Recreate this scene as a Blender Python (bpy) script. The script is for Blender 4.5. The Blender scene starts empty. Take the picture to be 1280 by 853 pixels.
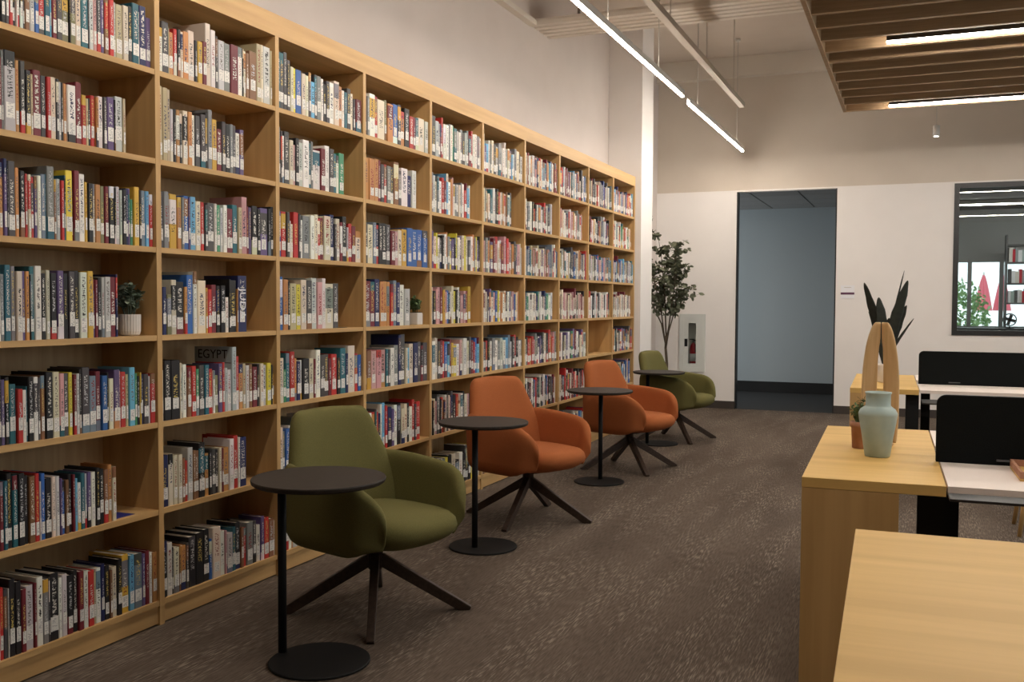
import bpy, math, random
from mathutils import Vector, Matrix
random.seed(7)
PI = math.pi
scene = bpy.context.scene
COL = scene.collection

# ------------------------------------------------------------------ camera
FPX = 1210.19
cam_data = bpy.data.cameras.new('camera')
cam_data.sensor_width = 36.0
cam_data.sensor_fit = 'HORIZONTAL'
cam_data.lens = FPX / 1280.0 * 36.0
cam_data.clip_start = 0.05
cam = bpy.data.objects.new('camera', cam_data)
COL.objects.link(cam)
_r = Vector((0.92229601, 0.38645652, 0.00462987))
_u = Vector((-0.01937874, 0.03427723, 0.99922447))
_f = Vector((-0.38599811, 0.92167046, -0.03910279))
cam.matrix_world = Matrix(((_r.x, _u.x, -_f.x, 2.8709), (_r.y, _u.y, -_f.y, -3.1084), (_r.z, _u.z, -_f.z, 1.3420), (0, 0, 0, 1)))
scene.camera = cam

# ------------------------------------------------------------------ world, exposure, light levels
world = bpy.data.worlds.new('overcast_sky')
scene.world = world
world.use_nodes = True
bg = world.node_tree.nodes['Background']
bg.inputs['Color'].default_value = (0.86, 0.94, 1.0, 1)
bg.inputs['Strength'].default_value = 1.0
scene.view_settings.view_transform = 'Standard'
scene.view_settings.look = 'None'
scene.view_settings.exposure = 1.17
scene.view_settings.gamma = 1.0
scene.view_settings.use_curve_mapping = False
STRIP = 40.0          # emission of the suspended LED strip
CANOPY = 45.0         # emission of the strips in the slatted canopy
ROOMLIGHT = 30.0
WARM = (1.0, 0.90, 0.79)

# ------------------------------------------------------------------ materials
def mat(name, color=(.5, .5, .5), rough=.6, metal=0.0, spec=.5):
    m = bpy.data.materials.new(name)
    m.use_nodes = True
    b = m.node_tree.nodes['Principled BSDF']
    b.inputs['Base Color'].default_value = (*color, 1)
    b.inputs['Roughness'].default_value = rough
    b.inputs['Metallic'].default_value = metal
    b.inputs['Specular IOR Level'].default_value = spec
    return m

def N(m, typ, **kw):
    n = m.node_tree.nodes.new(typ)
    for k, v in kw.items():
        setattr(n, k, v)
    return n

def L(m, a, b):
    m.node_tree.links.new(a, b)

def noise_mat(name, c1, c2, scale=(1, 1, 1), nscale=5.0, detail=4, rough=.6, bump=0.0, lo=.35, hi=.65, spec=.4, bscale=None, dist=0.002):
    """two colours mixed by stretched object-space noise, optional bump"""
    m = mat(name, c1, rough, 0, spec)
    b = m.node_tree.nodes['Principled BSDF']
    tc = N(m, 'ShaderNodeTexCoord')
    mp = N(m, 'ShaderNodeMapping')
    mp.inputs['Scale'].default_value = scale
    L(m, tc.outputs['Object'], mp.inputs['Vector'])
    ns = N(m, 'ShaderNodeTexNoise')
    ns.inputs['Scale'].default_value = nscale
    ns.inputs['Detail'].default_value = detail
    L(m, mp.outputs['Vector'], ns.inputs['Vector'])
    rp = N(m, 'ShaderNodeValToRGB')
    rp.color_ramp.elements[0].position = lo
    rp.color_ramp.elements[0].color = (*c1, 1)
    rp.color_ramp.elements[1].position = hi
    rp.color_ramp.elements[1].color = (*c2, 1)
    L(m, ns.outputs['Fac'], rp.inputs['Fac'])
    L(m, rp.outputs['Color'], b.inputs['Base Color'])
    if bump:
        n2 = ns
        if bscale:
            n2 = N(m, 'ShaderNodeTexNoise')
            n2.inputs['Scale'].default_value = bscale
            n2.inputs['Detail'].default_value = 3
            L(m, tc.outputs['Object'], n2.inputs['Vector'])
        bp = N(m, 'ShaderNodeBump')
        bp.inputs['Strength'].default_value = bump
        bp.inputs['Distance'].default_value = dist
        L(m, n2.outputs['Fac'], bp.inputs['Height'])
        L(m, bp.outputs['Normal'], b.inputs['Normal'])
    return m

def emit(name, color, strength):
    m = bpy.data.materials.new(name)
    m.use_nodes = True
    nt = m.node_tree
    nt.nodes.clear()
    o = nt.nodes.new('ShaderNodeOutputMaterial')
    e = nt.nodes.new('ShaderNodeEmission')
    e.inputs['Color'].default_value = (*color, 1)
    e.inputs['Strength'].default_value = strength
    nt.links.new(e.outputs[0], o.inputs[0])
    return m

OAK1, OAK2 = (.52, .315, .125), (.62, .39, .165)
M = {}
M['oak_y'] = noise_mat('oak_grain_along', OAK1, OAK2, (14, .7, 14), 1.8, 5, .5)
M['oak_z'] = noise_mat('oak_grain_upright', OAK1, OAK2, (14, 14, .7), 1.8, 5, .5)
M['oak_back'] = noise_mat('oak_back_panel', (.47, .30, .145), (.56, .37, .19), (10, 22, 1.0), 1.6, 4, .55)
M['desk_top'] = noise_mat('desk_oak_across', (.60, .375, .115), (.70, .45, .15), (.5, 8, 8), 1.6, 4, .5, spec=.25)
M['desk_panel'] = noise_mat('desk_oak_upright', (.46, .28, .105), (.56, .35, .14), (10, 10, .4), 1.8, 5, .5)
M['wall_beige'] = noise_mat('wall_paint_beige', (.61, .545, .505), (.63, .565, .525), (1, 1, 1), 3, 2, .85, .04, bscale=180)
M['wall_white'] = noise_mat('wall_paint_white', (.80, .765, .735), (.82, .785, .755), (1, 1, 1), 3, 2, .8, .04, bscale=180)
M['wall_upper'] = noise_mat('wall_paint_taupe', (.60, .53, .45), (.62, .55, .47), (1, 1, 1), 3, 2, .85, .04, bscale=180)
M['ceiling'] = noise_mat('ceiling_paint', (.58, .50, .425), (.61, .53, .45), (1, 1, 1), 2, 2, .9)
M['deck'] = mat('painted_steel_deck', (.66, .60, .52), .6)
M['base_dark'] = mat('rubber_baseboard', (.045, .034, .028), .6)
M['slat'] = noise_mat('canopy_wood', (.36, .235, .125), (.44, .295, .165), (1.2, 30, 30), 2, 4, .6)
M['black'] = mat('black_powder_coat', (.009, .009, .009), .6, 0, .2)
M['tabletop'] = noise_mat('dark_laminate', (.026, .019, .015), (.033, .025, .019), (8, 8, 8), 6, 3, .55, spec=.3)
M['leg_dark'] = noise_mat('dark_stained_wood', (.030, .018, .012), (.050, .030, .020), (20, 20, 20), 3, 3, .45)
M['screen'] = noise_mat('black_felt', (.005, .006, .006), (.009, .010, .010), (1, 1, 1), 300, 2, .95, .15, spec=.1)
M['white_lam'] = mat('white_laminate', (.82, .72, .65), .5)
M['frame_black'] = mat('black_window_frame', (.012, .012, .013), .4)
M['cabinet_grey'] = mat('cabinet_enamel', (.62, .64, .61), .4)
M['white_metal'] = mat('white_enamel', (.72, .70, .66), .4)
M['rail'] = mat('painted_strut', (.50, .44, .37), .6)
M['wire'] = mat('hanger_cable', (.45, .42, .38), .5)
M['strip_house'] = mat('luminaire_housing', (.70, .66, .60), .5)
M['strip_glow'] = emit('led_strip_glow', WARM, STRIP)
M['strip_far_glow'] = emit('led_strip_glow_far', WARM, STRIP * 1.75)
M['added_up_glow'] = emit('added_uplight_glow', WARM, STRIP * .19)  # upward glow added to the pendants to brighten the ceiling
M['canopy_glow'] = emit('canopy_led_glow', (1, .92, .83), CANOPY)
M['office_glow'] = emit('office_led_glow', (1, .97, .92), ROOMLIGHT)
M['spot_glow'] = emit('downlight_glow', WARM, 40)
M['pot_white'] = noise_mat('white_ceramic', (.66, .62, .57), (.70, .66, .61), (1, 1, 1), 20, 2, .5)
M['soil'] = noise_mat('potting_soil', (.02, .014, .010), (.05, .035, .025), (1, 1, 1), 60, 3, .95)
M['terracotta'] = noise_mat('terracotta', (.36, .17, .10), (.44, .22, .14), (1, 1, 1), 25, 3, .8)
M['sage'] = noise_mat('sage_glaze', (.34, .43, .40), (.40, .49, .455), (1, 1, 1), 14, 4, .5, .08)
M['leaf_euca'] = noise_mat('eucalyptus_leaf', (.075, .085, .048), (.17, .18, .115), (1, 1, 1), 9, 2, .6)
M['leaf_pot'] = noise_mat('grey_green_leaf', (.10, .14, .095), (.27, .32, .23), (1, 1, 1), 25, 2, .6)
M['leaf_green'] = noise_mat('small_green_leaf', (.045, .085, .025), (.12, .17, .06), (1, 1, 1), 30, 2, .6)
M['leaf_dark'] = noise_mat('dark_blade_leaf', (.008, .010, .007), (.016, .020, .012), (1, 1, 1), 25, 2, .5)
M['bark'] = noise_mat('thin_bark', (.06, .045, .03), (.12, .09, .06), (6, 6, 1), 20, 3, .9)
M['sculpt'] = noise_mat('pale_bent_wood', (.60, .38, .17), (.70, .47, .24), (30, 30, 1.5), 2, 4, .45)
M['red'] = mat('extinguisher_red', (.50, .012, .03), .35)
M['chrome'] = mat('chrome', (.6, .6, .6), .25, 1.0)
M['purple'] = mat('sign_band_purple', (.10, .03, .07), .6)
M['sign_white'] = mat('sign_white', (.80, .80, .82), .5)
M['grey_wall'] = mat('corridor_grey_paint', (.31, .335, .335), .8)
M['grey_dark'] = mat('office_grey_paint', (.34, .34, .33), .8)
M['corr_floor'] = mat('corridor_dark_carpet', (.012, .011, .010), .95)
M['tile'] = noise_mat('acoustic_tile', (.20, .19, .18), (.25, .24, .23), (1, 1, 1), 120, 2, .95)
M['tgrid'] = mat('ceiling_grid_metal', (.12, .12, .12), .6)
M['parasol'] = mat('red_canvas', (.80, .20, .25), .8)
M['bush'] = noise_mat('garden_leaf', (.20, .34, .14), (.42, .58, .30), (1, 1, 1), 8, 2, .6)
M['grey_plastic'] = mat('grey_plastic', (.10, .10, .10), .5)
M['paving'] = mat('pale_paving', (.45, .44, .42), .9)
M['blue_metal'] = mat('blue_bookend', (.02, .03, .20), .4)

def fabric(name, c1, c2):
    return noise_mat(name, c1, c2, (1, 1, 1), 420, 2, .92, .25, .3, .7, .2, dist=.0008)
M['green_fab'] = fabric('moss_green_wool', (.118, .107, .036), (.168, .152, .054))
M['orange_fab'] = fabric('rust_orange_wool', (.32, .095, .030), (.43, .135, .045))

# carpet: streaks along the room plus speckle
def carpet():
    m = mat('streaked_grey_carpet', (.1, .09, .08), .95, 0, .15)
    b = m.node_tree.nodes['Principled BSDF']
    tc = N(m, 'ShaderNodeTexCoord')
    def layer(sc, s, d):
        mp = N(m, 'ShaderNodeMapping'); mp.inputs['Scale'].default_value = sc
        L(m, tc.outputs['Object'], mp.inputs['Vector'])
        n = N(m, 'ShaderNodeTexNoise'); n.inputs['Scale'].default_value = s; n.inputs['Detail'].default_value = d
        L(m, mp.outputs['Vector'], n.inputs['Vector'])
        return n.outputs['Fac']
    base = layer((2.2, .7, 1), 1.0, 5)          # soft mottling
    clus = layer((8.0, 1.2, 1), 1.0, 5)         # patches where the light flecks gather
    q = layer((170, 14, 1), 1.0, 4)             # thin flecks along the room
    fine = layer((420, 420, 1), 1.0, 1)
    r1 = N(m, 'ShaderNodeValToRGB')
    r1.color_ramp.elements[0].position = .32; r1.color_ramp.elements[0].color = (.094, .070, .053, 1)
    r1.color_ramp.elements[1].position = .68; r1.color_ramp.elements[1].color = (.137, .105, .081, 1)
    L(m, base, r1.inputs['Fac'])
    def step(sock, lo, hi):
        k = N(m, 'ShaderNodeMapRange'); k.inputs['From Min'].default_value = lo; k.inputs['From Max'].default_value = hi
        L(m, sock, k.inputs['Value']); return k.outputs['Result']
    fl = N(m, 'ShaderNodeMath', operation='MULTIPLY'); L(m, step(q, .50, .66), fl.inputs[0]); L(m, step(clus, .42, .64), fl.inputs[1])
    mm = N(m, 'ShaderNodeMix', data_type='RGBA'); mm.inputs[7].default_value = (.245, .20, .158, 1)
    L(m, fl.outputs[0], mm.inputs[0]); L(m, r1.outputs['Color'], mm.inputs[6])
    dk = N(m, 'ShaderNodeMix', data_type='RGBA', blend_type='MULTIPLY'); dk.inputs[0].default_value = 1
    r2 = N(m, 'ShaderNodeValToRGB')
    r2.color_ramp.elements[0].position = .36; r2.color_ramp.elements[0].color = (.72, .72, .72, 1)
    r2.color_ramp.elements[1].position = .58; r2.color_ramp.elements[1].color = (1.08, 1.08, 1.08, 1)
    L(m, q, r2.inputs['Fac'])
    L(m, mm.outputs[2], dk.inputs[6]); L(m, r2.outputs['Color'], dk.inputs[7])
    L(m, dk.outputs[2], b.inputs['Base Color'])
    bp = N(m, 'ShaderNodeBump'); bp.inputs['Strength'].default_value = .35; bp.inputs['Distance'].default_value = .003
    L(m, q, bp.inputs['Height']); L(m, bp.outputs['Normal'], b.inputs['Normal'])
    return m
M['carpet'] = carpet()

def glass_mat():
    m = bpy.data.materials.new('window_glass'); m.use_nodes = True
    nt = m.node_tree; nt.nodes.clear()
    o = nt.nodes.new('ShaderNodeOutputMaterial'); mx = nt.nodes.new('ShaderNodeMixShader')
    t = nt.nodes.new('ShaderNodeBsdfTransparent'); g = nt.nodes.new('ShaderNodeBsdfGlossy')
    g.inputs['Roughness'].default_value = .0
    t.inputs['Color'].default_value = (.90, .93, .92, 1)
    fr = nt.nodes.new('ShaderNodeFresnel'); fr.inputs['IOR'].default_value = 1.5
    nt.links.new(fr.outputs[0], mx.inputs[0]); nt.links.new(t.outputs[0], mx.inputs[1]); nt.links.new(g.outputs[0], mx.inputs[2])
    nt.links.new(mx.outputs[0], o.inputs[0])
    return m
M['glass'] = glass_mat()

# book covers: colour per corner, illegible title lettering on the spines from UV
def book_mat():
    m = mat('book_covers', (.5, .5, .5), .45, 0, .45)
    b = m.node_tree.nodes['Principled BSDF']
    ca = N(m, 'ShaderNodeAttribute', attribute_name='Col')
    ta = N(m, 'ShaderNodeAttribute', attribute_name='Tcol')
    uv = N(m, 'ShaderNodeAttribute', attribute_name='UVMap')
    sp = N(m, 'ShaderNodeSeparateXYZ'); L(m, uv.outputs['Vector'], sp.inputs[0])
    cb = N(m, 'ShaderNodeCombineXYZ')
    ux = N(m, 'ShaderNodeMath', operation='MULTIPLY'); ux.inputs[1].default_value = 2.0
    vy = N(m, 'ShaderNodeMath', operation='MULTIPLY'); vy.inputs[1].default_value = 140.0
    L(m, sp.outputs[0], ux.inputs[0]); L(m, sp.outputs[1], vy.inputs[0])
    L(m, ux.outputs[0], cb.inputs[0]); L(m, vy.outputs[0], cb.inputs[1]); L(m, ta.outputs['Alpha'], cb.inputs[2])
    sc = N(m, 'ShaderNodeVectorMath', operation='MULTIPLY'); sc.inputs[1].default_value = (1, 1, 40)
    L(m, cb.outputs[0], sc.inputs[0])
    n = N(m, 'ShaderNodeTexNoise'); n.inputs['Scale'].default_value = 1.6; n.inputs['Detail'].default_value = 2
    L(m, sc.outputs[0], n.inputs['Vector'])
    th = N(m, 'ShaderNodeMath', operation='GREATER_THAN'); th.inputs[1].default_value = .53
    L(m, n.outputs['Fac'], th.inputs[0])
    def rng(sock, lo, hi):
        a = N(m, 'ShaderNodeMath', operation='GREATER_THAN'); a.inputs[1].default_value = lo
        c = N(m, 'ShaderNodeMath', operation='LESS_THAN'); c.inputs[1].default_value = hi
        L(m, sock, a.inputs[0]); L(m, sock, c.inputs[0])
        k = N(m, 'ShaderNodeMath', operation='MULTIPLY'); L(m, a.outputs[0], k.inputs[0]); L(m, c.outputs[0], k.inputs[1])
        return k.outputs[0]
    ru = rng(sp.outputs[0], .24, .76)
    k = N(m, 'ShaderNodeMath', operation='MULTIPLY'); L(m, ru, k.inputs[0]); L(m, th.outputs[0], k.inputs[1])
    mx = N(m, 'ShaderNodeMix', data_type='RGBA')
    L(m, k.outputs[0], mx.inputs[0]); L(m, ca.outputs['Color'], mx.inputs[6]); L(m, ta.outputs['Color'], mx.inputs[7])
    L(m, mx.outputs[2], b.inputs['Base Color'])
    return m
M['book'] = book_mat()
M['paper'] = noise_mat('page_edges', (.52, .46, .37), (.66, .60, .50), (260, 260, 3), 1.5, 2, .85)

# ------------------------------------------------------------------ mesh helpers
class MB:
    def __init__(s):
        s.v = []; s.f = []; s.sm = []
    def add(s, vs, fs, smooth=False):
        o = len(s.v)
        s.v += [tuple(p) for p in vs]
        s.f += [tuple(i + o for i in q) for q in fs]
        s.sm += [smooth] * len(fs)
        return s
    def box(s, x0, x1, y0, y1, z0, z1):
        return s.add([(x0, y0, z0), (x1, y0, z0), (x1, y1, z0), (x0, y1, z0), (x0, y0, z1), (x1, y0, z1), (x1, y1, z1), (x0, y1, z1)],
                     [(0, 3, 2, 1), (4, 5, 6, 7), (0, 1, 5, 4), (1, 2, 6, 5), (2, 3, 7, 6), (3, 0, 4, 7)])
    def prism(s, poly, axis, a, b):
        """extrude a CCW polygon (two coords) along axis from a to b"""
        n = len(poly)
        def P(q, t):
            return {'x': (t, q[0], q[1]), 'y': (q[0], t, q[1]), 'z': (q[0], q[1], t)}[axis]
        vs = [P(q, a) for q in poly] + [P(q, b) for q in poly]
        fs = [tuple(range(n))[::-1], tuple(range(n, 2 * n))] + [(i, (i + 1) % n, n + (i + 1) % n, n + i) for i in range(n)]
        return s.add(vs, fs)
    def lathe(s, prof, n=24, cx=0, cy=0, cz=0, sx=1, sy=1, smooth=True):
        vs = []; fs = []
        m = len(prof)
        for i in range(n):
            a = 2 * PI * i / n
            for r, z in prof:
                vs.append((cx + r * math.cos(a) * sx, cy + r * math.sin(a) * sy, cz + z))
        for i in range(n):
            j = (i + 1) % n
            for k in range(m - 1):
                fs.append((i * m + k, j * m + k, j * m + k + 1, i * m + k + 1))
        return s.add(vs, fs, smooth)
    def tube(s, pts, radii, n=8, cap=True, smooth=True):
        pts = [Vector(p) for p in pts]
        if not hasattr(radii, '__len__'):
            radii = [radii] * len(pts)
        vs = []; fs = []
        ref = None
        for i, p in enumerate(pts):
            t = (pts[min(i + 1, len(pts) - 1)] - pts[max(i - 1, 0)]).normalized()
            if ref is None:
                ref = Vector((0, 0, 1)) if abs(t.z) < .9 else Vector((1, 0, 0))
            a = t.cross(ref).normalized(); b = t.cross(a).normalized(); ref = -b if False else ref
            for k in range(n):
                th = 2 * PI * k / n
                vs.append(tuple(p + (a * math.cos(th) + b * math.sin(th)) * radii[i]))
        for i in range(len(pts) - 1):
            for k in range(n):
                l = (k + 1) % n
                fs.append((i * n + k, i * n + l, (i + 1) * n + l, (i + 1) * n + k))
        if cap:
            fs.append(tuple(range(n))[::-1]); fs.append(tuple(range((len(pts) - 1) * n, len(pts) * n)))
        return s.add(vs, fs, smooth)
    def build(s, name, m, parent=None, loc=None, fix=True):
        me = bpy.data.meshes.new(name)
        me.from_pydata(s.v, [], s.f)
        me.polygons.foreach_set('use_smooth', s.sm)
        if isinstance(m, (list, tuple)):
            for q in m: me.materials.append(q)
        else:
            me.materials.append(M[m] if isinstance(m, str) else m)
        me.update()
        if fix:
            import bmesh
            bm = bmesh.new(); bm.from_mesh(me); bmesh.ops.recalc_face_normals(bm, faces=bm.faces); bm.to_mesh(me); bm.free()
        o = bpy.data.objects.new(name, me)
        COL.objects.link(o)
        if parent is not None: o.parent = parent
        if loc is not None: o.location = loc
        return o

def slab(fn, nu, nv, T, pu=4, pv=4):
    """closed soft slab around the mid surface fn(u,v), u,v in 0..1"""
    b = MB()
    e = 1e-3
    rows = [[], []]
    for i in range(nu + 1):
        for j in range(nv + 1):
            # denser rows close to the rims keep the edges round
            u = .5 - .5 * math.cos(PI * i / nu); v = .5 - .5 * math.cos(PI * j / nv)
            u0, u1 = max(0, u - e), min(1, u + e); v0, v1 = max(0, v - e), min(1, v + e)
            p = Vector(fn(u, v))
            du = Vector(fn(u1, v)) - Vector(fn(u0, v)); dv = Vector(fn(u, v1)) - Vector(fn(u, v0))
            n = du.cross(dv)
            n = n.normalized() if n.length > 1e-12 else Vector((1, 0, 0))
            t = T * .5 * (max(0, 1 - abs(2 * u - 1) ** pu) ** .5) * (max(0, 1 - abs(2 * v - 1) ** pv) ** .5)
            rows[0].append(p + n * t); rows[1].append(p - n * t)
    k = (nu + 1) * (nv + 1)
    fs = []
    def id_(i, j, s): return s * k + i * (nv + 1) + j
    for i in range(nu):
        for j in range(nv):
            fs.append((id_(i, j, 0), id_(i + 1, j, 0), id_(i + 1, j + 1, 0), id_(i, j + 1, 0)))
            fs.append((id_(i, j, 1), id_(i, j + 1, 1), id_(i + 1, j + 1, 1), id_(i + 1, j, 1)))
    b.add(rows[0] + rows[1], fs, True)
    return b

def weld(o, d=.0004):
    import bmesh
    bm = bmesh.new(); bm.from_mesh(o.data)
    bmesh.ops.remove_doubles(bm, verts=bm.verts, dist=d)
    bmesh.ops.recalc_face_normals(bm, faces=bm.faces)
    bm.to_mesh(o.data); bm.free()
    return o

def bevel(o, w, seg=2):
    md = o.modifiers.new('soft_edge', 'BEVEL'); md.width = w; md.segments = seg; md.limit_method = 'ANGLE'
    return o

def tag(o, label, cat, group=None):
    o['label'] = label; o['category'] = cat
    if group: o['group'] = group
    return o

def struct(o, label=None):
    o['kind'] = 'structure'
    if label: o['label'] = label
    return o

def thing(name, label, cat, loc=(0, 0, 0), rz=0, group=None):
    o = bpy.data.objects.new(name, None)
    o.empty_display_size = .1
    COL.objects.link(o)
    o.location = loc; o.rotation_euler = (0, 0, rz)
    return tag(o, label, cat, group)

def copy_tree(o, parent=None):
    c = o.copy(); COL.objects.link(c); c.parent = parent
    for ch in [k for k in bpy.data.objects if k.parent == o]:
        copy_tree(ch, c)
    return c

def wall_rects(x0, x1, z0, z1, holes):
    """rectangles covering the wall minus holes (x0,x1,z0,z1)"""
    xs = sorted({x0, x1, *[h[0] for h in holes], *[h[1] for h in holes]})
    zs = sorted({z0, z1, *[h[2] for h in holes], *[h[3] for h in holes]})
    xs = [x for x in xs if x0 <= x <= x1]; zs = [z for z in zs if z0 <= z <= z1]
    out = []
    for a, b in zip(xs, xs[1:]):
        for c, d in zip(zs, zs[1:]):
            mx, mz = (a + b) / 2, (c + d) / 2
            if not any(h[0] < mx < h[1] and h[2] < mz < h[3] for h in holes):
                out.append((a, b, c, d))
    return out

# ================================================================== room shell
BAY = .8
XW = -.312             # left wall plane
YB = 9.395             # back wall plane
ZC = 4.45              # ceiling
XR, YF = 7.5, -8.5     # right wall, wall behind the camera
SEAM = 2.785

struct(MB().box(XW - .1, XR, YF, YB + .02, -.05, 0).build('floor', 'carpet'), 'grey brown streaked carpet')
struct(MB().box(XW - .12, XR + .1, YF - .1, YB + .12, ZC, ZC + .1).build('ceiling', 'ceiling'), 'taupe painted open ceiling')
struct(MB().box(XW - .12, XW, YF, YB + .1, 0, ZC).build('wall_left', 'wall_beige'), 'warm beige painted wall above the bookcase')
# daylight comes in through tall windows in the right-hand wall
RWIN = [(-.2 + i * 2.0, -.2 + i * 2.0 + 1.7, .9, 3.1) for i in range(5)]
mb = MB()
for a, b, c, d in wall_rects(YF, YB + .1, 0, ZC, RWIN):
    mb.box(XR, XR + .1, a, b, c, d)
struct(mb.build('wall_right', 'wall_beige'))
for k, w in enumerate(RWIN):
    struct(MB().box(XR + .04, XR + .046, w[0], w[1], w[2], w[3]).build('window_%d' % (k + 20), 'glass'))
struct(MB().box(XW - .1, XR + .1, YF - .1, YF, 0, ZC).build('wall_front', 'wall_beige'))

DOOR = (.725, 1.935, 0, 2.765)
WIN = (3.24, 5.6, .99, 2.765)
CAB = (.035, .318, .49, 1.185)
mb = MB()
for a, b, c, d in wall_rects(XW, XR, 0, SEAM, [DOOR, WIN, CAB]):
    mb.box(a, b, YB, YB + .12, c, d)
wall_back = struct(mb.build('wall_back', 'wall_white'), 'white lower back wall with doorway and window')
struct(MB().box(XW, XR, YB + .018, YB + .13, SEAM, ZC).build('wall_back_upper', 'wall_upper'), 'taupe upper back wall above the panel seam')
struct(MB().box(XW, XR, YB - .10, YB + .017, 4.20, ZC - .002).build('trim_1', 'deck'), 'pale beam along the top of the back wall')
# column at the end of the bookcase
struct(MB().box(XW + .001, .066, 7.222, 7.70, 0, ZC - .002).build('column', 'wall_white'), 'white square column at the end of the bookcase')
# baseboards
bb = MB()
for a, b in ((XW, DOOR[0]), (DOOR[1], XR)):
    bb.box(a, b, YB - .010, YB - .0005, 0, .098)
struct(bb.build('baseboard_back', 'base_dark'), 'dark rubber baseboard')
# ledge where the left wall meets the roof deck
struct(MB().box(XW + .0005, -.245, YF + .01, 4.86, 3.765, 3.81).build('trim_2', 'deck'), 'pale ledge high on the left wall')

# ---- corridor behind the doorway
cx0, cx1, cy1 = -1.6, 2.02, 12.0
struct(MB().box(cx0, cx1, YB + .021, cy1, -.05, -.001).build('floor_corridor', 'corr_floor'))
mb = MB(); mb.box(cx0 - .5, cx1 + .1, cy1, cy1 + .1, 0, 2.8)
struct(mb.build('wall_corridor', 'grey_wall'), 'grey blue corridor wall')
struct(MB().box(cx1, cx1 + .08, YB + .121, cy1, 0, 2.8).build('wall_corridor_side', 'grey_wall'))
struct(MB().box(cx0, cx1, cy1 - .012, cy1 - .0005, 0, .165).build('baseboard_corridor', 'corr_floor'))
ceil_c = struct(MB().box(cx0 - .5, cx1 + .08, YB + .131, cy1 + .1, 2.80, 2.86).build('ceiling_corridor', 'tgrid'))
for i in range(6):
    for j in range(4):
        x = cx0 + .02 + i * .605; y = YB + .15 + j * .605
        MB().box(x, x + .585, y, y + .585, 2.782, 2.7995).build('ceiling_tile', 'tile', ceil_c)
# door jamb lining
mb = MB()
mb.box(DOOR[0] - .001, DOOR[0] + .014, YB - .001, YB + .122, 0, 2.764)
mb.box(DOOR[1] - .014, DOOR[1] + .001, YB - .001, YB + .122, 0, 2.764)
struct(mb.build('door_1', 'frame_black'), 'open doorway with thin dark lining')

# ---- office behind the window
ox0, ox1, oy1 = 2.12, 9.0, 14.0
struct(MB().box(ox0, ox1, YB + .121, oy1, -.05, 0).build('floor_office', 'corr_floor'))
struct(MB().box(ox0, ox1, YB + .132, oy1 + .1, 2.86, 2.95).build('ceiling_office', 'tile'))
struct(MB().box(ox0 - .02, ox0, YB + .121, oy1, 0, 2.86).build('wall_office_side', 'grey_dark'))
struct(MB().box(ox1, ox1 + .1, YB + .121, oy1, 0, 2.86).build('wall_office_right', 'grey_dark'))
OWIN = [(2.739 + i * .457, 2.739 + i * .457 + .40, 1.01, 2.03) for i in range(12)]
mb = MB()
for a, b, c, d in wall_rects(ox0, ox1, 0, 2.86, OWIN):
    mb.box(a, b, oy1, oy1 + .1, c, d)
struct(mb.build('wall_office_far', 'grey_dark'), 'grey office wall with bright windows')
for k, w in enumerate(OWIN):
    g = struct(MB().box(w[0], w[1], oy1 + .045, oy1 + .052, w[2], w[3]).build('window_%d' % (k + 2), 'glass'))
for k, (y, n) in enumerate(((12.45, 'a'),)):
    t = thing('office_light', 'linear ceiling light in the office behind glass', 'ceiling light', (5.2, y, 2.79))
    MB().box(-2.4, 2.4, -.03, .03, .012, .069).build('housing', 'strip_house', t)
    MB().box(-2.4, 2.4, -.012, .012, 0, .011).build('diffuser', 'office_glow', t)

# window frame in the back wall
wf = struct(MB().box(WIN[0], WIN[1], YB + .05, YB + .056, WIN[2], WIN[3]).build('window_1', 'glass'), 'large black framed interior window')
fr = .058
for nm, q in (('frame_jamb', (WIN[0], WIN[0] + fr, WIN[2], WIN[3])), ('frame_jamb', (WIN[1] - fr, WIN[1], WIN[2], WIN[3])),
              ('frame_head', (WIN[0] + fr, WIN[1] - fr, WIN[3] - fr, WIN[3])), ('frame_sill', (WIN[0] + fr, WIN[1] - fr, WIN[2], WIN[2] + fr))):
    MB().box(q[0], q[1], YB - .012, YB + .119, q[2], q[3]).build(nm, 'frame_black', wf)

# ---- outdoors beyond the office
struct(MB().box(-4, 16, oy1 + .11, 26, -.12, -.02).build('ground', 'paving'), 'pale paving outside')
def parasol(x, y, label):
    t = thing('closed_parasol', label, 'parasol', (x, y, -.02))
    MB().tube([(0, 0, 0), (0, 0, 2.12)], .02, 8).build('pole', 'white_metal', t)
    b = MB(); n = 16; prof = [(.02, 2.06), (.06, 1.90), (.10, 1.68), (.14, 1.42), (.165, 1.24), (.14, 1.25)]
    vs = []; fs = []
    for i in range(n):
        a = 2 * PI * i / n; k = 1.25 if i % 2 else .72
        for r, z in prof: vs.append((r * k * math.cos(a), r * k * math.sin(a), z))
    m_ = len(prof)
    for i in range(n):
        j = (i + 1) % n
        for q in range(m_ - 1): fs.append((i * m_ + q, j * m_ + q, j * m_ + q + 1, i * m_ + q + 1))
    b.add(vs, fs, False).build('canopy', 'parasol', t)
    MB().lathe([(0, 0), (.25, 0), (.25, .06), (.05, .08), (0, .08)], 16).build('base', 'grey_plastic', t)
parasol(4.245, 21.5, 'closed red parasol outside seen wholly in one window pane')
parasol(4.66, 21.9, 'closed red parasol outside partly behind a window mullion')
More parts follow.
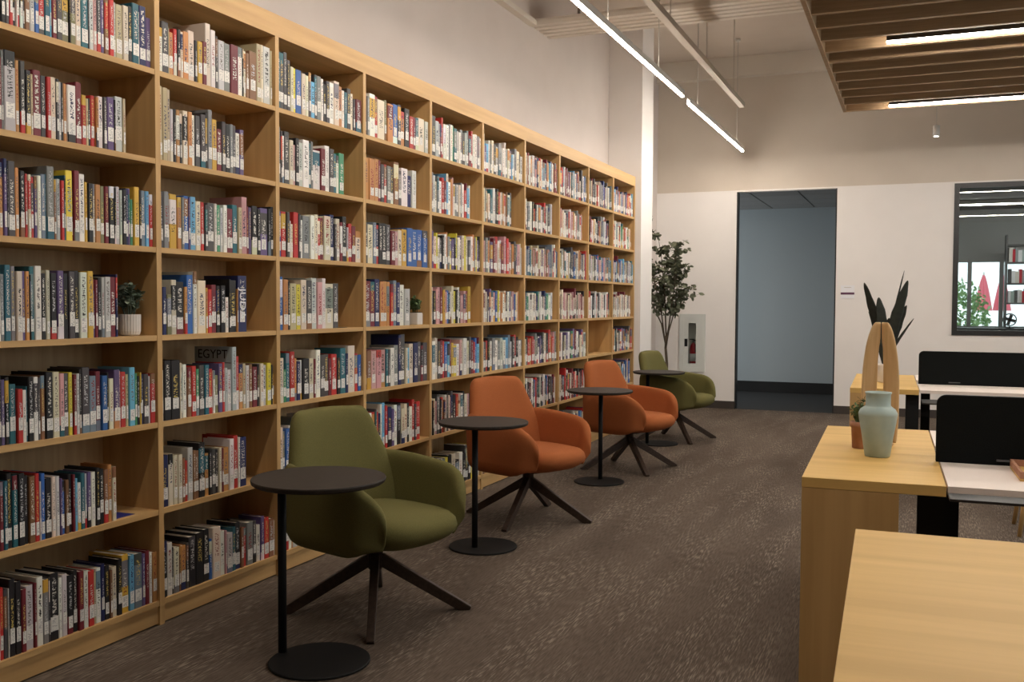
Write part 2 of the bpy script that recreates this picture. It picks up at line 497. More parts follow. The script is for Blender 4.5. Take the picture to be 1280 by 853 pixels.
def bush(x, y, r, h, label):
    t = thing('garden_bush', label, 'bush', (x, y, -.02))
    MB().tube([(0, 0, 0), (.02, 0, h * .6)], [.03, .02], 6).build('stem', 'bark', t)
    b = MB(); rnd = random.Random(int(x * 100))
    for _ in range(1500):
        u, v, w = [rnd.gauss(0, 1) for _ in range(3)]; l = math.sqrt(u * u + v * v + w * w); q = rnd.uniform(.6, 1)
        c = Vector((u / l * r * q, v / l * r * q, h * .55 + w / l * h * .45 * q)); s = rnd.uniform(.035, .065)
        a = Vector((rnd.uniform(-1, 1), rnd.uniform(-1, 1), rnd.uniform(-1, 1))).normalized(); d = a.cross(Vector((rnd.random(), .3, .5))).normalized()
        b.add([c - a * s, c - d * s * .6, c + a * s, c + d * s * .6], [(0, 1, 2, 3)])
    f = b.build('foliage', 'bush', t, fix=False); f['kind'] = 'stuff'
bush(3.55, 16.2, .55, 1.85, 'leafy green bush outside the office window')
# office furniture behind the glass; fan and shelf are stand-ins
t = thing('high_counter', 'dark high counter under the office windows', 'counter', (4.9, 12.75, 0))
MB().box(-1.6, 1.6, -.3, .3, .985, 1.01).build('counter_top', 'grey_plastic', t)
for sx in (-1.52, 1.52):
    for sy in (-.25, .25): MB().box(sx - .025, sx + .025, sy - .025, sy + .025, 0, .9845).build('leg', 'black', t)
t = thing('chair_back_stand_in', 'round black fan standing in for a mesh chair back behind the glass', 'fan', (4.10, 12.6, 1.0105))  # fan shape stands in for a mesh chair back
fr_ = MB().lathe([(.080, -.012), (.090, -.012), (.094, 0), (.090, .012), (.080, .012), (.078, 0)], 28).build('guard_ring', 'grey_plastic', t, (0, 0, .125)); fr_.rotation_euler = (PI / 2, 0, 0)
MB().lathe([(0, -.014), (.02, -.014), (.024, 0), (.02, .014), (0, .014)], 16).build('motor', 'black', t, (0, 0, .125)).rotation_euler = (PI / 2, 0, 0)
for k in range(4):
    o = MB().box(.018, .076, -.022, .022, -.002, .002).build('blade', 'grey_plastic', t, (0, 0, .125)); o.rotation_euler = (PI / 2, k * PI / 2 + .3, 0)
MB().tube([(0, 0, .008), (0, .0, .030)], .008, 8).build('stem', 'black', t)
MB().lathe([(0, 0), (.055, 0), (.055, .006), (0, .008)], 20).build('base', 'black', t)
t = thing('reflected_shelf', 'dark shelf with binders standing in for the reflected bookcase', 'shelf', (4.42, 13.6, 0))  # shelf and binders stand in for the bookcase's reflection in the glass
for z in (1.36, 1.66, 1.98, 2.25): MB().box(-.30, .7, -.13, .13, z, z + .025).build('shelf', 'grey_plastic', t)
for x in (-.325, .70): MB().box(x, x + .025, -.13, .13, 0, 2.42).build('side_panel', 'grey_plastic', t)
cols = ['sign_white', 'sage', 'grey_plastic', 'sign_white', 'pot_white', 'red', 'grey_wall']
i = 0
for z in (1.386, 1.686, 2.006):
    x = 4.14
    while x < 5.05:
        w = random.uniform(.03, .055)
        tag(MB().box(x, x + w - .002, 13.5, 13.7, z, z + random.uniform(.17, .22)).build('binder', cols[i % 7]), '%s binder on the %s board of the shelf standing in for the reflected bookcase' % (['white', 'sage green', 'dark grey', 'white', 'cream', 'red', 'light grey'][i % 7], {1.386: 'lowest', 1.686: 'middle', 2.006: 'upper'}[z]), 'binder', 'binders on the stand-in shelf')
        x += w; i += 1

# ================================================================== bookcase
SH = [2.284, 1.924, 1.564, 1.2035, .845, .483, .103]
ST = .022; DT = .028
ZHB, ZHT = 2.62, 2.725
Y0, Y1 = -4 * BAY, 9 * BAY     # the run goes on past the frame
case = thing('bookcase', 'long oak bookcase with seven shelves covering the wall', 'bookcase', (0, 0, 0))
upm = None
for n in range(-4, 10):
    y = n * BAY
    if upm is None:
        o = MB().box(-.300, 0, -DT / 2, DT / 2, 0, ZHB).build('upright', 'oak_z', case, (0, y, 0)); upm = o.data
    else:
        o = bpy.data.objects.new('upright', upm); COL.objects.link(o); o.parent = case; o.location = (0, y, 0)
# peg holes are too small to show; shelves share one mesh
shm = None
for n in range(-4, 9):
    for z in SH:
        if shm is None:
            o = MB().box(-.299, -.0015, DT / 2 + .0002, BAY - DT / 2 - .0002, -ST, 0).build('shelf', 'oak_y', case, (0, n * BAY, z)); shm = o.data
        else:
            o = bpy.data.objects.new('shelf', shm); COL.objects.link(o); o.parent = case; o.location = (0, n * BAY, z)
MB().box(-.3105, -.3005, Y0 - DT / 2, Y1 + DT / 2, 0, ZHT).build('back_panel', 'oak_back', case)
MB().box(-.030, .0, Y0 - DT / 2, Y1 + DT / 2, ZHB + .0005, ZHT).build('header', 'oak_y', case)
MB().box(-.300, -.0305, Y0 - DT / 2, Y1 + DT / 2, ZHB + .0005, ZHB + .022).build('top_board', 'oak_y', case)
for n in range(-4, 9):
    MB().box(-.03, -.010, n * BAY + DT / 2 + .0003, (n + 1) * BAY - DT / 2 - .0003, .006, SH[6] - ST - .0005).build('plinth', 'oak_y', case)

# ================================================================== books
PAL = {'W': ((.80, .78, .72), 'white'), 'I': ((.70, .62, .48), 'cream'), 'L': ((.52, .52, .51), 'light grey'), 'G': ((.20, .21, .21), 'grey'),
       'K': ((.016, .015, .017), 'black'), 'D': ((.070, .065, .068), 'dark grey'), 'N': ((.015, .022, .095), 'navy'), 'B': ((.035, .12, .38), 'blue'),
       'S': ((.14, .40, .62), 'sky blue'), 'T': ((.025, .13, .17), 'teal'), 'E': ((.05, .25, .12), 'green'), 'V': ((.21, .20, .10), 'olive'),
       'Y': ((.72, .60, .06), 'yellow'), 'O': ((.55, .25, .08), 'orange'), 'A': ((.62, .37, .05), 'golden'), 'R': ((.50, .035, .030), 'red'),
       'M': ((.17, .020, .030), 'maroon'), 'P': ((.55, .30, .30), 'pink'), 'U': ((.12, .08, .20), 'purple'), 'C': ((.24, .115, .055), 'brown'),
       'J': ((.50, .42, .26), 'tan'), 'Z': ((.17, .22, .28), 'slate blue')}
CELLS = {
 'A1': 'K16.25 R18.24 W17.26 N18.24 K18.25 D14.24 R15.23 K14.25 W5.24 R11.24 K14.24 D6.25 C20.24 L21.24 B19.24 R27.24 T23.26 S6.26 M20.25 D25.25 V32.25 K5.25 V25.25 I26.27 T34.26 D6.26 L20.25 P18.25 D21.24 U15.24 C21.22 R24.22 L12.21 J34.21 I29.21 K22.22 T36.24 I6.21 N36.24 U27.20',
 'A2': 'G17.26 W17.27 T17.25 M17.24 G8.27 L46.27 O17.25 D21.25 K22.22 J10.21 M35.23 D23.22 R18.22 I24.22 D13.22 L12.21 K10.21 O16.21 W38.21 M28.23 R22.19 J11.18 K11.18 R20.19 O14.19 W24.20 D18.20 U35.20 K7.20 L37.21 J14.21',
 'A3': 'W17.24 K17.25 T17.23 O16.25 U15.26 K4.25 D30.26 O17.24 K21.23 R10.22 I14.22 R14.21 U13.22 W16.22 Z20.23 T5.23 G33.26 C10.22 L18.22 R14.22 T7.24 Y32.26 K5.25 M25.26 W28.25 A14.22 K25.22 I12.22 O26.22 V21.22 M20.22 K26.22 K9.22 L20.22 L13.21 K20.22 N14.22 U9.22 E16.18 A28.23 K13.22 Z26.22 S20.22 R20.21',
 'A4': 'K16.24 R17.25 W17.24 G17.23 T24.26 G19.26 I25.24 U14.24 O17.24 K4.23 T20.26 W29.26 K20.24 I18.25 K27.24 U30.25 K22.24 D28.25 K22.25 W35.25 A29.25 U9.22 M14.22 K18.23 L15.23 L30.23 M28.23 N10.24',
 'A5': 'D15.24 W16.24 K16.24 U16.23 K17.23 T28.21 R23.19 W18.18 T5.20 K24.23 W21.23 D10.22 C19.23 K32.24 I30.24 P22.23 D23.23 Y18.23 M15.22 L15.23 K10.24 D37.25 Z33.21 M25.23 B28.21 K9.22 I23.20 U30.23 P9.22 R28.22 J15.21 S30.23 E15.21 K12.20 A9.21 N10.20 D28.20 L8.19 R29.20',
 'A6': 'W15.24 K16.26 M16.24 T16.24 K22.26 T22.25 K26.25 K18.24 C25.24 R19.24 L8.21 B19.24 K28.22 I18.22 W17.22 U9.21 B15.20 C16.20 K17.22 M11.21 S11.20 W18.18 T20.21 L9.21 U20.21 W22.21 K19.22 K22.21 C23.21 O19.22 I20.21',
 'A7': 'K15.24 W14.24 R16.25 D15.24 L5.24 K25.27 K24.26 M20.22 L33.23 M11.23 W27.25 G25.23 D5.24 K40.25 W17.22 L24.23 K26.22 K22.23 M24.22 W24.22 R28.21 J13.20 W24.21 N19.22 K24.21 C13.19 I24.20 K24.22 A38.23 S27.22 Z43.22 U18.21 M22.22 W14.21 O26.21',
 'B1': 'W28.18 D38.21 J6.19 O24.18 R21.20 K18.20 I16.19 O34.20 I38.21 K17.18 A30.18 M26.19 I33.27 W30.25 D17.23 L40.22 G42.22 M53.22 W33.22 K7.22 I18.21 C22.21 C53.22 J35.27 I19.27 L51.27 J16.26',
 'B2': 'J28.30 J28.30 J20.30 L19.22 K15.22 O22.22 K13.21 I30.23 O25.23 W24.22 D30.22 D32.23 K14.24 G27.26 A33.22 M33.19 D26.22 K30.22 G22.22 D23.22 W29.19 U30.21',
 'B3': 'D26.23 G29.23 M10.22 A43.23 O25.22 G16.22 B31.23 U11.22 S34.23 I32.21 R23.21 D18.20 D44.21 W19.21 E24.21 L18.20 W25.21 M41.20 T35.22 J26.21 P39.26 M14.22 U20.22 K40.23 K24.22 U59.22 K22.23 K21.24',
 'B4': 'L15.29 N23.20 V28.17 I31.23 K48.22 O20.20 B39.25 W23.27 I54.23 A15.20 R26.19 M32.21 K25.21 K32.21 W23.16 K11.24 K44.24 O8.20 N64.26',
 'B5': 'W20.21 K40.25 K54.25 I12.24 K11.22 W25.23 C25.21 R29.22 E22.20 D33.22 T29.22 R30.20 W11.19 V24.17 U27.22 R16.22 L20.20 L28.19 V31.28 R24.25 O29.21 J21.21 L26.20 C25.20 M35.19 K18.20 I26.20 L27.19 Y32.20 K13.19 A14.15',
 'B6': 'N44.22 I28.22 I25.21 I26.21 C18.19 R17.18 L32.23 C16.21 C25.21 K39.24 O26.19 K17.20 D27.20 K19.20 I19.20 M13.20 O39.20 W32.23 R31.24 W14.23 N51.23',
 'B7': 'K31.24 W31.22 K12.20 I32.19 C10.20 O32.19 D18.20 K44.22 K49.23 K38.23 B19.18 I54.23 W32.20 P10.20 L40.18 T25.20 K37.22 C21.19 R22.18 G47.20 D26.20 W31.17 U27.21 R36.20 C37.19 I14.17',
 'C1': 'T24.27 D32.27 D28.28 D25.25 I26.22 Y25.22 B47.22 I34.21 I26.21 D22.23 S34.19 D22.23 G37.23 W23.22 K23.20 D32.22 W38.22 I48.23 O34.22 W25.20 T29.20 D36.22 I25.20 D20.18 M57.18',
 'C2': 'G27.27 D13.25 W19.23 D40.26 I32.22 P19.20 K29.24 L33.22 W53.24 T20.23 G20.24 W65.20 M41.22 W41.24 D41.23 T27.21 W27.20 E48.22',
 'C3': 'P13.22 B21.22 R39.22 D25.22 W18.18 I18.17 R41.23 D18.22 W23.19 G60.22 W35.22 I32.23 R23.21 M36.22 I61.23 N37.24 D21.20 I38.23 M26.21 K39.24 L17.19 R35.21 M40.20 I55.17',
 'C4': 'B45.26 O40.25 K17.24 J52.23 Y36.23 I48.25 D49.25 L50.26 P44.24 W32.26 I78.24 D47.24',
 'C5': 'I40.22 E25.16 T30.24 R39.25 O21.21 N31.20 W17.20 K58.21 I45.21 M17.20 W39.25 D40.22 D41.22 M29.20 R53.22 K30.20 T54.25 N25.22 I69.26 R32.21 B33.20',
 'D1': 'P34.24 G25.22 W60.24 R35.24 I79.23 V27.24 O64.22 B56.23 D38.24 O48.21 K59.23 R50.20 M30.20 T41.20 I82.21 L43.20',
 'D2': 'O57.24 O59.24 O44.24 M25.24 D36.22 R30.22 G44.22 D37.22 C57.25 D38.21 W79.23 N48.19 W54.23',
 'D3': 'D35.23 I60.22 Z36.24 R28.22 K46.24 K47.24 D48.24 M49.20 P39.20 I47.21 A61.22 B65.23 B67.23 B68.23 B70.23',
 'D4': 'M66.26 M52.26 N53.27 O46.26 O39.26 O39.26 R33.25 Z40.27 N40.26 W58.25 L67.22',
 'D5': 'U28.22 C48.22 P54.22 P55.22 P56.22 T26.22 D26.22 W45.23 G52.24 N33.30 D54.30 I27.22 S27.22 I49.24 N57.25 D42.25 M29.23 D59.24',
}
rb = random.Random(21)
def jit(c, s=.12):
    k = 1 + rb.uniform(-s, s)
    return tuple(max(.004, min(.9, v * k * (1 + rb.uniform(-.05, .05)))) for v in c)

class BM2(MB):
    """mesh with per-corner colour, title colour and uv"""
    def __init__(s):
        super().__init__(); s.c = []; s.t = []; s.uv = []
    def quad(s, pts, col, tc=(0, 0, 0, 0), uv=None):
        o = len(s.v); s.v += pts; s.f.append(tuple(range(o, o + len(pts)))); s.sm.append(False)
        s.c += [(*col, 1)] * len(pts); s.t += [tc] * len(pts); s.uv += uv if uv else [(-1, -1)] * len(pts)
    def finish(s, name, mats, parent=None, loc=None, mi=None):
        o = s.build(name, mats, parent, loc, fix=False)
        me = o.data
        a = me.color_attributes.new('Col', 'FLOAT_COLOR', 'CORNER'); a.data.foreach_set('color', [x for q in s.c for x in q])
        a = me.color_attributes.new('Tcol', 'FLOAT_COLOR', 'CORNER'); a.data.foreach_set('color', [x for q in s.t for x in q])
        u = me.uv_layers.new(name='UVMap'); u.data.foreach_set('uv', [x for q in s.uv for x in q])
        if mi: me.polygons.foreach_set('material_index', mi)
        return o

def cover_geo(b, T, H, Dp, code, seed, ox=0, oy=0, oz=0):
    """C-shaped cover: spine at x=0 facing +x, boards going to -x; thickness along y"""
    r = random.Random(seed)
    base, name = PAL[code]
    k = 1 + r.uniform(-.15, .15)
    col = tuple(max(.004, min(.88, v * k * (1 + r.uniform(-.06, .06)))) for v in base)
    lum = .3 * col[0] + .6 * col[1] + .1 * col[2]
    if lum > .22: tcol = r.choice([(.02, .02, .02), (.02, .02, .08), (.25, .02, .02), (.15, .13, .12)])
    else: tcol = r.choice([(.65, .62, .55), (.65, .62, .55), (.60, .45, .12), (.5, .5, .5)])
    tc = (*tcol, seed % 97 / 97.0)
    w = min(.0025, T * .22); ch = min(.003, T * .18)
    def P(x, y, z): return (ox + x, oy + y, oz + z)
    # spine bands
    second = None; zs = [0, H]
    style = r.random()
    if style < .30 and code not in ('E_', 'J'):
        second = tuple(max(.004, min(.85, v * r.uniform(.85, 1.1))) for v in PAL[r.choice('WIKDRNOAMTGCZ')][0])
        q = r.choice([(.62, .95), (.0, .18), (.45, .9), (.8, 1.0), (.0, .3)])
        zs = sorted({0, H * q[0], H * q[1], H})
    tlo, thi = r.choice([(.34, .93), (.42, .88), (.30, .75)])
    for z0, z1 in zip(zs, zs[1:]):
        cc = col
        if second and H * q[0] - 1e-6 <= z0 and z1 <= H * q[1] + 1e-6: cc = second
        lum2 = .3 * cc[0] + .6 * cc[1] + .1 * cc[2]
        tt = tc if abs(lum2 - (.3 * tc[0] + .6 * tc[1] + .1 * tc[2])) > .12 else ((.02, .02, .02, tc[3]) if lum2 > .25 else (.62, .6, .54, tc[3]))
        cuts = sorted({z0, z1, *[z for z in (H * tlo, H * thi) if z0 < z < z1]})
        for a, c in zip(cuts, cuts[1:]):
            lit = a >= H * tlo - 1e-6 and c <= H * thi + 1e-6
            uv = [(0, a), (1, a), (1, c), (0, c)] if lit else None
            b.quad([P(0, ch, a), P(0, T - ch, a), P(0, T - ch, c), P(0, ch, c)], cc, tt if lit else (0, 0, 0, 0), uv)
        b.quad([P(-ch, 0, z0), P(0, ch, z0), P(0, ch, z1), P(-ch, 0, z1)], cc)
        b.quad([P(0, T - ch, z0), P(-ch, T, z0), P(-ch, T, z1), P(0, T - ch, z1)], cc)
    b.quad([P(-Dp, 0, 0), P(-ch, 0, 0), P(-ch, 0, H), P(-Dp, 0, H)], col)
    b.quad([P(-ch, T, 0), P(-Dp, T, 0), P(-Dp, T, H), P(-ch, T, H)], col)
    b.quad([P(-Dp, w, 0), P(-Dp, 0, 0), P(-Dp, 0, H), P(-Dp, w, H)], col)
    b.quad([P(-Dp, T, 0), P(-Dp, T - w, 0), P(-Dp, T - w, H), P(-Dp, T, H)], col)
    b.quad([P(-ch, w, 0), P(-Dp, w, 0), P(-Dp, w, H), P(-ch, w, H)], col)
    b.quad([P(-Dp, T - w, 0), P(-ch, T - w, 0), P(-ch, T - w, H), P(-Dp, T - w, H)], col)
    b.quad([P(-ch, T - w, 0), P(-ch, w, 0), P(-ch, w, H), P(-ch, T - w, H)], col)
    for z, up in ((H, 1), (0, 0)):
        A = [P(0, ch, z), P(0, T - ch, z), P(-ch, T, z), P(-ch, 0, z)]
        B = [P(-Dp, 0, z), P(-ch, 0, z), P(-ch, w, z), P(-Dp, w, z)]
        C_ = [P(-Dp, T - w, z), P(-ch, T - w, z), P(-ch, T, z), P(-Dp, T, z)]
        for q in (A, B, C_): b.quad(q if up else q[::-1], col)
    return name

def boxquads(b, x0, x1, y0, y1, z0, z1, col, tc=(0, 0, 0, 0), uvf=None):
    F = [((x1, y0, z0), (x1, y1, z0), (x1, y1, z1), (x1, y0, z1)), ((x0, y1, z0), (x0, y0, z0), (x0, y0, z1), (x0, y1, z1)),
         ((x0, y0, z0), (x1, y0, z0), (x1, y0, z1), (x0, y0, z1)), ((x1, y1, z0), (x0, y1, z0), (x0, y1, z1), (x1, y1, z1)),
         ((x0, y0, z1), (x1, y0, z1), (x1, y1, z1), (x0, y1, z1)), ((x0, y1, z0), (x1, y1, z0), (x1, y0, z0), (x0, y0, z0))]
    for i, q in enumerate(F):
        b.quad(list(q), col, tc if i == 0 else (0, 0, 0, 0), uvf if i == 0 else None)

def pages_geo(b, T, H, Dp, ox=0, oy=0, oz=0):
    w = min(.0025, T * .22) + .0001; ch = min(.003, T * .18) + .0001
    boxquads(b, ox - Dp + .004, ox - ch, oy + w, oy + T - w, oz + .0025, oz + H - .004, (.58, .52, .42))

def label_geo(b, T, seed, ox=0, oy=0, oz=0):
    r = random.Random(seed + 5)
    ch = min(.003, T * .18)
    w = min(T - 2 * ch, .034); y0 = (T - w) / 2
    z0 = r.choice([.022, .028, .03, .034, .045]); h = r.uniform(.042, .054)
    c = r.uniform(.78, .86)
    boxquads(b, ox + .0001, ox + .0006, oy + y0, oy + y0 + w, oz + z0, oz + z0 + h, (c, c * .97, c * .90), (.50, .49, .48, seed % 89 / 89.0), [(.1, z0), (.9, z0), (.9, z0 + h), (.1, z0 + h)])

def ordinal(n):
    return '%d%s' % (n, 'th' if 10 <= n % 100 <= 20 else {1: 'st', 2: 'nd', 3: 'rd'}.get(n % 10, 'th'))
ROWN = ['top', 'second', 'third', 'fourth', 'fifth', 'sixth', 'bottom']
BAYS = 'ABCDEFGHIJ'
FILL = {'E2': .617, 'E4': .622, 'E6': .64, 'F2': .563, 'F4': .717, 'F6': .6, 'G2': .639, 'G4': .672, 'G6': .744, 'H2': .644, 'H4': .731, 'H6': .748,
        'I2': .70, 'I4': .72, 'I5': 0, 'I6': .5, 'J2': .70, 'J4': .72, 'J6': .71, 'C6': .62, 'D6': .682, 'C7': .784, 'D7': .784}
MIX = {'D6': 'IKWRDRNWSRNUWKI', 'E1': 'GDLGMRWWGWETLW', 'E2': 'GLIGWRMSWOPW', 'E3': 'WUIYIDKWOGYUKYG', 'E4': 'KWKPPMAPBKWIY', 'E5': 'WWIDMRBSMAYWPI', 'E6': 'WKIPDKRC', 'E7': 'WKDKYKIK',
       'F1': 'IUSWGIDLGLWWG', 'F2': 'IGOICTWDKR', 'F3': 'RPGODUMPILMPG', 'F4': 'OWIDWUIPBYI', 'F5': 'LDRKWGWGLWSZ', 'G2': 'KWDGLWDR', 'G4': 'NTEWLWKI', 'G5': 'DIKRORPGDWUN', 'G6': 'KDWKMWDBR',
       'H2': 'RWPOIWPGG', 'H4': 'MIKIPPI', 'H5': 'UMWDIUWKE', 'H6': 'KIMKKRKWR', 'I4': 'LWRWKD', 'J5': 'UOTKIDRU', 'J2': 'ORWWETI', 'J4': 'WLKIMI'}
DEFMIX = 'WWIIILLGDDKKMRPONBTUCSJZ'
PAL['E_'] = ((.38, .43, .42), 'grey')
def eg_of(key, code): return code == 'E_'
books = []   # (bay index, row, y, T, H, depth, code, seed, order)
seed = 1
for bi in range(-3, 10):
    n = bi - 1
    for row in range(1, 8):
        key = (BAYS[bi] if bi >= 0 else 'Q') + str(row)
        toks = []
        if key in CELLS:
            for q in CELLS[key].split():
                toks.append((q[0], float(q[1:].split('.')[0]) / 1000, float('.' + q.split('.')[1])))
        else:
            end = FILL.get(key, .784 if row % 2 else .62)
            mix = MIX.get(key, DEFMIX); y = .016; k = 0
            hb = rb.uniform(.215, .24)
            while y < end - .006 and end > 0:
                T = min(max(.009, rb.gauss(.026 if key not in MIX else .7 / max(12, len(mix) * 1.6) if row % 2 else .030, .008)), .055)
                if y + T > end: T = end - y
                if T < .008: break
                code = mix[k % len(mix)] if key in MIX else rb.choice(mix)
                toks.append((code, T, max(.16, min(.30, rb.gauss(hb, .018))))); y += T; k += 1
        tw = sum(q[1] for q in toks)
        if tw > .768: toks = [(c_, t_ * .768 / tw, h_) for c_, t_, h_ in toks]
        y = n * BAY + .0155
        for k, (code, T, H) in enumerate(toks):
            eg = key == 'B5' and code == 'V' and H > .27
            if eg: code, H = 'E_', .292
            H2 = min(.325, H * 1.0 + rb.uniform(-.004, .004))
            dp = min(.245, max(.12, H2 * .70 + rb.uniform(-.015, .015)))
            if eg_of(key, code): dp = .215
            books.append([bi, row, y, T - .0006, H2, dp, code, seed, k, len(toks)]); seed += 1
            y += T
# the 300 that show largest stand as single books, in the two bays next to the dividing upright
def show(bk):
    z = SH[bk[1] - 1] + bk[4] / 2; y = bk[2]
    d = (Vector((0, y, z)) - cam.location); dep = d.dot(_f)
    px = 640 + FPX * d.dot(_r) / dep; py = 426.5 - FPX * d.dot(_u) / dep
    if px < -2 or py < -25 or py > 853: return 0
    return bk[3] * bk[4] / dep ** 2 * abs(d.normalized().x)
cand = [b for b in books if b[0] in (0, 1)]
cand.sort(key=show, reverse=True)
single = {id(b) for b in cand[:300] if show(b) > 0}
SPECIAL = {}
stuff = BM2(); stuff_mi = []
seen = {}
for bk in books:
    bi, row, y, T, H, dp, code, sd, k, tot = bk
    r = random.Random(sd * 3 + 1)
    x = -.009 - r.uniform(0, .009)
    z = SH[row - 1] + .0003
    haslab = r.random() < .93
    if id(bk) in single:
        b = BM2(); cn = cover_geo(b, T, H, dp, code, sd)
        size = 'thick' if T > .030 else 'slim' if T < .015 else 'tall' if H > .245 else 'short' if H < .195 else ''
        # count from the upright shared by the two bays
        pos = tot - k if bi == 0 else k + 1
        where = 'white plant pot bay' if bi == 0 else 'EGYPT book bay'
        end = 'divider'
        lab = ' '.join(('%s %s book, %s from the %s on the %s shelf, %s' % (size, cn, ordinal(pos), end, ROWN[row - 1], where)).split())
        o = b.finish('book', [M['book']], None, (x, y, z))
        tag(o, lab, 'book', 'books on the long oak bookcase')
        b = BM2(); pages_geo(b, T, H, dp); b.finish('page_block', [M['paper']], o)
        if haslab:
            b = BM2(); label_geo(b, T, sd); b.finish('spine_label', [M['book']], o)
        SPECIAL[(bi, row, k)] = (o, T, H)
    else:
        n0 = len(stuff.f)
        cover_geo(stuff, T, H, dp, code, sd, x, y, z)
        n1 = len(stuff.f)
        pages_geo(stuff, T, H, dp, x, y, z)
        n2 = len(stuff.f)
        if haslab: label_geo(stuff, T, sd, x, y, z)
        stuff_mi += [0] * (n1 - n0) + [1] * (n2 - n1) + [0] * (len(stuff.f) - n2)
so = stuff.finish('library_books', [M['book'], M['paper']], None, None, stuff_mi)
so['kind'] = 'stuff'
tag(so, 'rows of many coloured library books filling the farther bookcase bays', 'books')

def text_mesh(name, txt, size, mname, parent, mw):
    cu = bpy.data.curves.new(name, 'FONT'); cu.body = txt; cu.size = size; cu.align_x = 'CENTER'; cu.align_y = 'CENTER'; cu.extrude = .0002
    cu.resolution_u = 3
    tmp = bpy.data.objects.new(name + '_tmp', cu); COL.objects.link(tmp)
    dg = bpy.context.evaluated_depsgraph_get(); dg.update()
    me = bpy.data.meshes.new_from_object(tmp.evaluated_get(dg))
    bpy.data.objects.remove(tmp)
    me.materials.clear(); me.materials.append(M[mname])
    o = bpy.data.objects.new(name, me); COL.objects.link(o); o.parent = parent; o.matrix_local = mw
    return o
def spine_text(txt, o, size, mname, T, H, zc):
    return text_mesh('spine_title', txt, size, mname, o, Matrix(((0, 0, 1, .0009), (0, 1, 0, T / 2), (-1, 0, 0, zc), (0, 0, 0, 1))))
jud = [v for k, v in SPECIAL.items() if k[:2] == (1, 4)]
last = max((k for k in SPECIAL if k[:2] == (1, 4)), key=lambda k: k[2], default=None)
if last:
    o, T, H = SPECIAL[last]
    spine_text('JUDA', o, T * .95, 'sign_white', T, H, H * .50)
yel = [v for k, v in SPECIAL.items() if k[:2] == (0, 3) and 'yellow' in v[0]['label']]
if yel:
    o, T, H = yel[0]
    spine_text('MIRACU', o, T * .75, 'sage', T, H, H * .58)
# the tall grey book whose visible front cover is lettered EGYPT
for kk, (o, T, H) in SPECIAL.items():
    if kk[:2] == (1, 5) and H > .27:
        o['label'] = 'tall grey book lettered EGYPT on its cover, rising above the fifth row'
        text_mesh('cover_title', 'EGYPT', .058, 'black', o, Matrix(((1, 0, 0, -.112), (0, 0, -1, -.0004), (0, 1, 0, H - .036), (0, 0, 0, 1))))
        b = BM2(); boxquads(b, -.205, -.008, -.0004, -.00005, H - .0745, H - .0715, (.10, .02, .02)); b.finish('cover_band', [M['book']], o)

# bookends at the open ends of half-filled rows
def bookend(y, row, mname, label):
    t = thing('bookend', label, 'bookend', (-.03, y, SH[row - 1] + .0003), 0, 'metal bookends on the shelves')
    b = MB(); b.prism([(-.13, 0), (-.005, 0), (-.005, .12), (-.02, .15), (-.115, .15), (-.13, .12)], 'y', 0, .0015); b.build('upright_plate', mname, t)
    MB().box(-.12, .0, .0016, .11, 0, .001).build('foot', mname, t)
ends = {}
for bk in books: ends[(bk[0], bk[1])] = bk[2] + bk[3] + .001
bookend(ends[(0, 2)], 2, 'black', 'black metal bookend on the second shelf above the white plant pot')
bookend(ends[(0, 6)], 6, 'blue_metal', 'blue metal bookend on the sixth shelf below the white plant pot')
bookend(ends[(2, 4)], 4, 'black', 'black metal bookend on the fourth shelf behind the near green chair')

